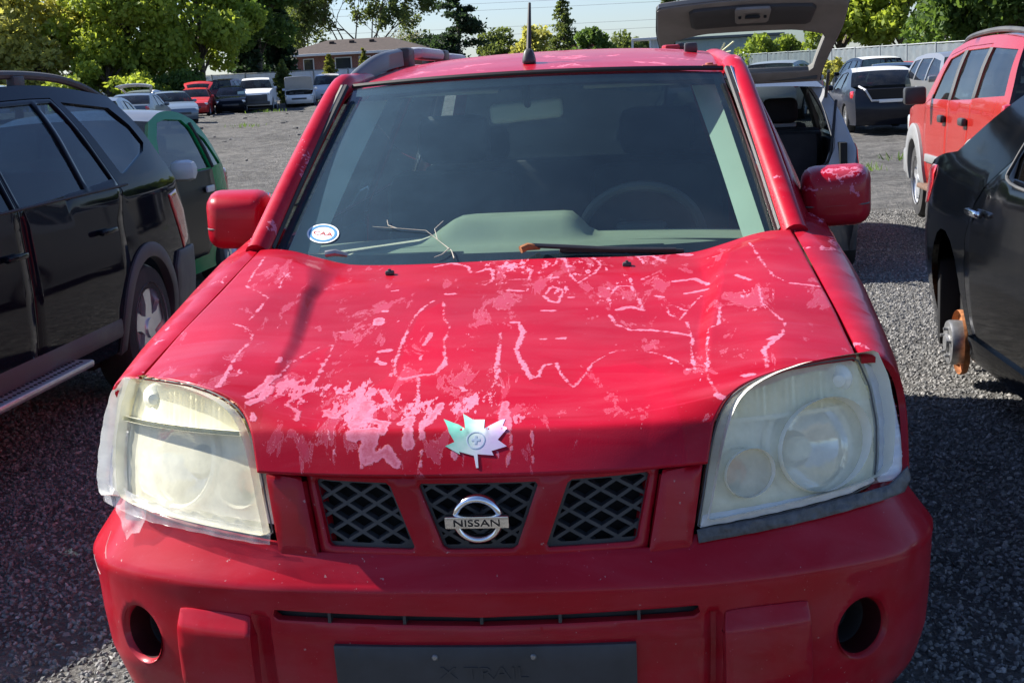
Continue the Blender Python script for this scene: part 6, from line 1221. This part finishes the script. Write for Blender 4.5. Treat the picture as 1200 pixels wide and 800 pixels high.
for i, a in enumerate(T):
    g = {'deciduous_tree': 'trees round the yard', 'shrub': 'bushes along the fence', 'arborvitae': 'arborvitae before the brick house'}.get(a[0])
    tree(*a, seed=11+i, group=g, cat='shrub' if a[0] == 'shrub' else 'tree')
# ================= fences, house, sheds, wires =================
def corr(name, a, b_, z0, z1, m, parent, n=26, amp=.022):
    a, b_ = np.array(a), np.array(b_); d = (b_-a)/np.linalg.norm(b_-a); nn = np.array([-d[1], d[0]]); P = []
    for z in (z0, z1):
        row = []
        for k in range(n*2+1):
            p = a+(b_-a)*k/(n*2)+nn*amp*(1 if (k//2) % 2 else -1); row.append((p[0], p[1], z))
        P.append(row)
    return MB().grid(np.array(P)).build(name, m, parent, sharp=20)
def fence(label, pts, hgt, m, mp_, step=2.4):
    root = thing('metal_fence', label, 'fence', (pts[0][0], pts[0][1], 0)); o0 = np.array(pts[0])
    for a, b_ in zip(pts[:-1], pts[1:]):
        a, b_ = np.array(a)-o0, np.array(b_)-o0; L = np.linalg.norm(b_-a); n = max(1, round(L/step))
        for k in range(n):
            p, q = a+(b_-a)*k/n, a+(b_-a)*(k+1)/n; g = tz(*((p+q)/2+o0)); d = (q-p)/np.linalg.norm(q-p)
            corr('panel', p+d*.06, q-d*.06, g-.1, g+hgt+random.uniform(-.02, .02), m, root, n=8); MB().box((p[0], p[1], g+hgt/2), (.09, .09, hgt+.15), .01).build('post', mp_, root)
            rl_ = MB(); rl_.tube([(p[0], p[1], g+hgt+.03), (q[0], q[1], g+hgt+.03)], .03, 5); rl_.build('rail', mp_, root)
    return root
M_FP = mat('pale_sheet_metal', (.58, .64, .74), .5, .0, var=.06, dust=.15); M_FG = mat('grey_sheet_metal', (.115, .140, .158), .5, .0, var=.1, dust=.15); M_POST = mat('fence_post', (.22, .24, .25), .6)
fence('long pale blue grey metal fence in front of the brick house', [(-52, 97), (-8, 93)], 1.85, M_FP, M_POST)
fence('grey metal fence running behind the cars right of the raised tailgate', [(-7.8, 93.5), (3, 86), (8.2, 71.5), (12.2, 60), (19, 46)], 2.15, M_FG, M_POST)
def brickmat():
    t = NT('red_brick'); b = t.n.new('ShaderNodeTexBrick'); b.inputs['Scale'].default_value = 5; b.inputs['Color1'].default_value = (.21, .075, .05, 1); b.inputs['Color2'].default_value = (.15, .055, .042, 1); b.inputs['Mortar'].default_value = (.3, .27, .24, 1); b.inputs['Mortar Size'].default_value = .012
    mpg = t.n.new('ShaderNodeMapping'); mpg.inputs['Rotation'].default_value = (PI/2, 0, 0); t.l.new(t.tc.outputs['Object'], mpg.inputs['Vector']); t.l.new(mpg.outputs[0], b.inputs['Vector']); t.set(Base_Color=b.outputs['Color'], Roughness=.9); return t.m
M_BRK = brickmat(); M_SHG = mat('brown_shingles', (.050, .036, .030), .9, var=.22, vs=3, bump=.5, bs=12, bd=.02); M_EAVE = mat('white_eave', (.62, .62, .60), .6); M_WINH = mat('house_glass', (.03, .035, .04), .08, coat=1)
hs = thing('brick_house', 'red brick house with brown hipped roof behind the fence', 'house', (-24.2, 118, 1.2))
MB().box((0, 0, 1.6), (11.6, 7, 3.4)).build('wall', M_BRK, hs)
MB().box((-6.4, -.2, 1.0), (2.2, 6, 2.2)).build('lower_wing', M_BRK, hs); MB().box((-6.4, -.2, 2.2), (2.6, 6.4, .2)).build('wing_roof', M_SHG, hs)
e, zt, zr = .55, 3.35, 4.55; V = [(-5.8-e,-3.5-e,zt),(5.8+e,-3.5-e,zt),(5.8+e,3.5+e,zt),(-5.8-e,3.5+e,zt),(-2.6,0,zr),(2.6,0,zr)]
rf = MB().add(V, [[0,1,5,4],[1,2,5],[2,3,4,5],[3,0,4]]).build('roof', M_SHG, hs, sharp=10)
for y in (-3.5-e, 3.5+e): MB().box((0, y, zt-.06), (12.9, .1, .2), .02).build('gutter', M_EAVE, hs)
MB().box((0, 0, zt-.08), (12.6, 8.0, .05)).build('soffit', M_EAVE, hs)
for x in (-2.1, -.4, 1.3): MB().box((x, -1.1, 4.28), (.4, .35, .25), .04).build('roof_vent', M_SHG, rf)
for x, w in ((-3.6, .9), (-.7, 1.4), (1.1, 1.0), (3.7, 1.5)):
    wf = MB().box((x, -3.53, 2.45), (w, .1, 1.15), .01).build('window', M_EAVE, hs); MB().box((x, -3.60, 2.45), (w-.16, .04, .98)).build('pane', M_WINH, wf)
for x in (-4.6, 2.4): MB().tube([(x, -3.6, 3.2), (x, -3.6, 0)], .05, 6).build('downpipe', M_EAVE, hs)
sh = thing('shed', 'pale open sided shed beyond the right end of the red roof', 'shed', (0, 92, .4)); M_SHED = mat('pale_shed_metal', (.50, .54, .58), .55, var=.06)
MB().box((.15, .8, 3.45), (2.3, 2.4, .16), .03).build('roof', M_EAVE, sh)
for x in (-.95, .2, 1.2): MB().box((x, -.25, 1.7), (.14, .14, 3.4)).build('post', M_EAVE, sh)
corr('side_panel', (.28, .0), (1.15, .0), 0, 3.35, M_SHED, sh, n=5)
wh = thing('warehouse', 'pale teal metal building beyond the fence, framed by the raised tailgate', 'building', (5.2, 104, .4)); M_TEAL = mat('teal_sheet', (.34, .44, .46), .55, var=.06)
corr('wall', (-3.2, 0), (4.4, 0), 0, 3.5, M_TEAL, wh, n=22); MB().box((.6, 3, 1.7), (7.5, 5.8, 3.3)).build('core', M_TEAL, wh); MB().box((.6, 2.8, 3.62), (8.0, 6.6, .18), .03).build('roof', M_FG, wh); MB().box((-1.6, -.05, 1.2), (1.0, .08, 2.1), .01).build('door', M_EAVE, wh)
lo = thing('low_building', 'long low cream building with a red eave line seen between the trees', 'building', (-4.5, 165, .5)); M_CREAM = mat('cream_wall', (.60, .55, .47), .8)
MB().box((0, 3, 2.3), (24, 6, 4.6)).build('wall', M_CREAM, lo); MB().box((0, 3, 4.75), (24.6, 6.8, .25), .03).build('roof', mat('red_eave', (.42, .12, .09), .7), lo)
for x in range(-10, 11, 4): MB().box((x, -.03, 2.6), (1.6, .1, 1.2)).build('window', M_WINH, lo)
M_WIRE = mat('wire', (.16, .16, .17), .6)
for k, z in enumerate((6.4, 7.2, 9.0, 9.7)):
    tag(MB().tube([(x, 150+.02*x, z+.0004*x*x*.5) for x in np.linspace(-170, 150, 33)], .014, 4, caps=False).build('power_line', M_WIRE), ('lowest power line crossing the pale sky', 'second lowest power line crossing the pale sky', 'second highest power line crossing the pale sky', 'topmost power line crossing the pale sky')[k], 'power line', 'power lines across the sky')

# ---- bits of trim and stones scattered over the open gravel, and a few weeds
rng = np.random.default_rng(5); b = MB()
for i in range(170):
    y = 11+60*rng.uniform()**1.6; x = rng.uniform(-3.5-.27*y, 1.2+.08*y)
    if abs(x) < 1.2 and y < 14: continue
    s = rng.uniform(.015, .055)*(1+y/60); b.box((x, y, tz(x, y)+s*.2), (s*rng.uniform(.8, 2.6), s, s*rng.uniform(.3, .8)), s*.12, rot=Matrix.Rotation(rng.uniform(0, 6), 3, 'Z'), seg=1)
tag(b.build('debris', mat('mixed_debris', (.11, .108, .105), .8, var=.75, vs=1.1)), 'scattered stones and broken plastic bits on the open gravel', 'debris', kind='stuff')
V = []
for cx, cy, n, r in ((4.5, 21.5, 70, .25), (3.5, 19.5, 40, .15), (-15.5, 52, 50, .4), (-20.5, 74, 60, .5), (-9.5, 40, 30, .2), (2.6, 25, 30, .2)):
    p = np.stack([cx+rng.normal(0, r, n), cy+rng.normal(0, r, n)], -1)
    for q in p:
        z = tz(*q); a = rng.uniform(0, 6.28); w = np.array([math.cos(a), math.sin(a), 0])*rng.uniform(.006, .012)*(1+cy/40); h = rng.uniform(.03, .10)*(1+cy/90); t_ = np.array([q[0], q[1], z])+np.array([rng.normal(0, .05), rng.normal(0, .05), h]); o_ = np.array([q[0], q[1], z-.02]); m_ = (o_+t_)/2
        V += [o_-w, o_+w, t_+w*.2, t_-w*.2]
w_ = addleaf('weeds', np.array(V), LM['dark'], None); tag(w_, 'small green weeds sprouting from the gravel', 'weeds', kind='stuff')
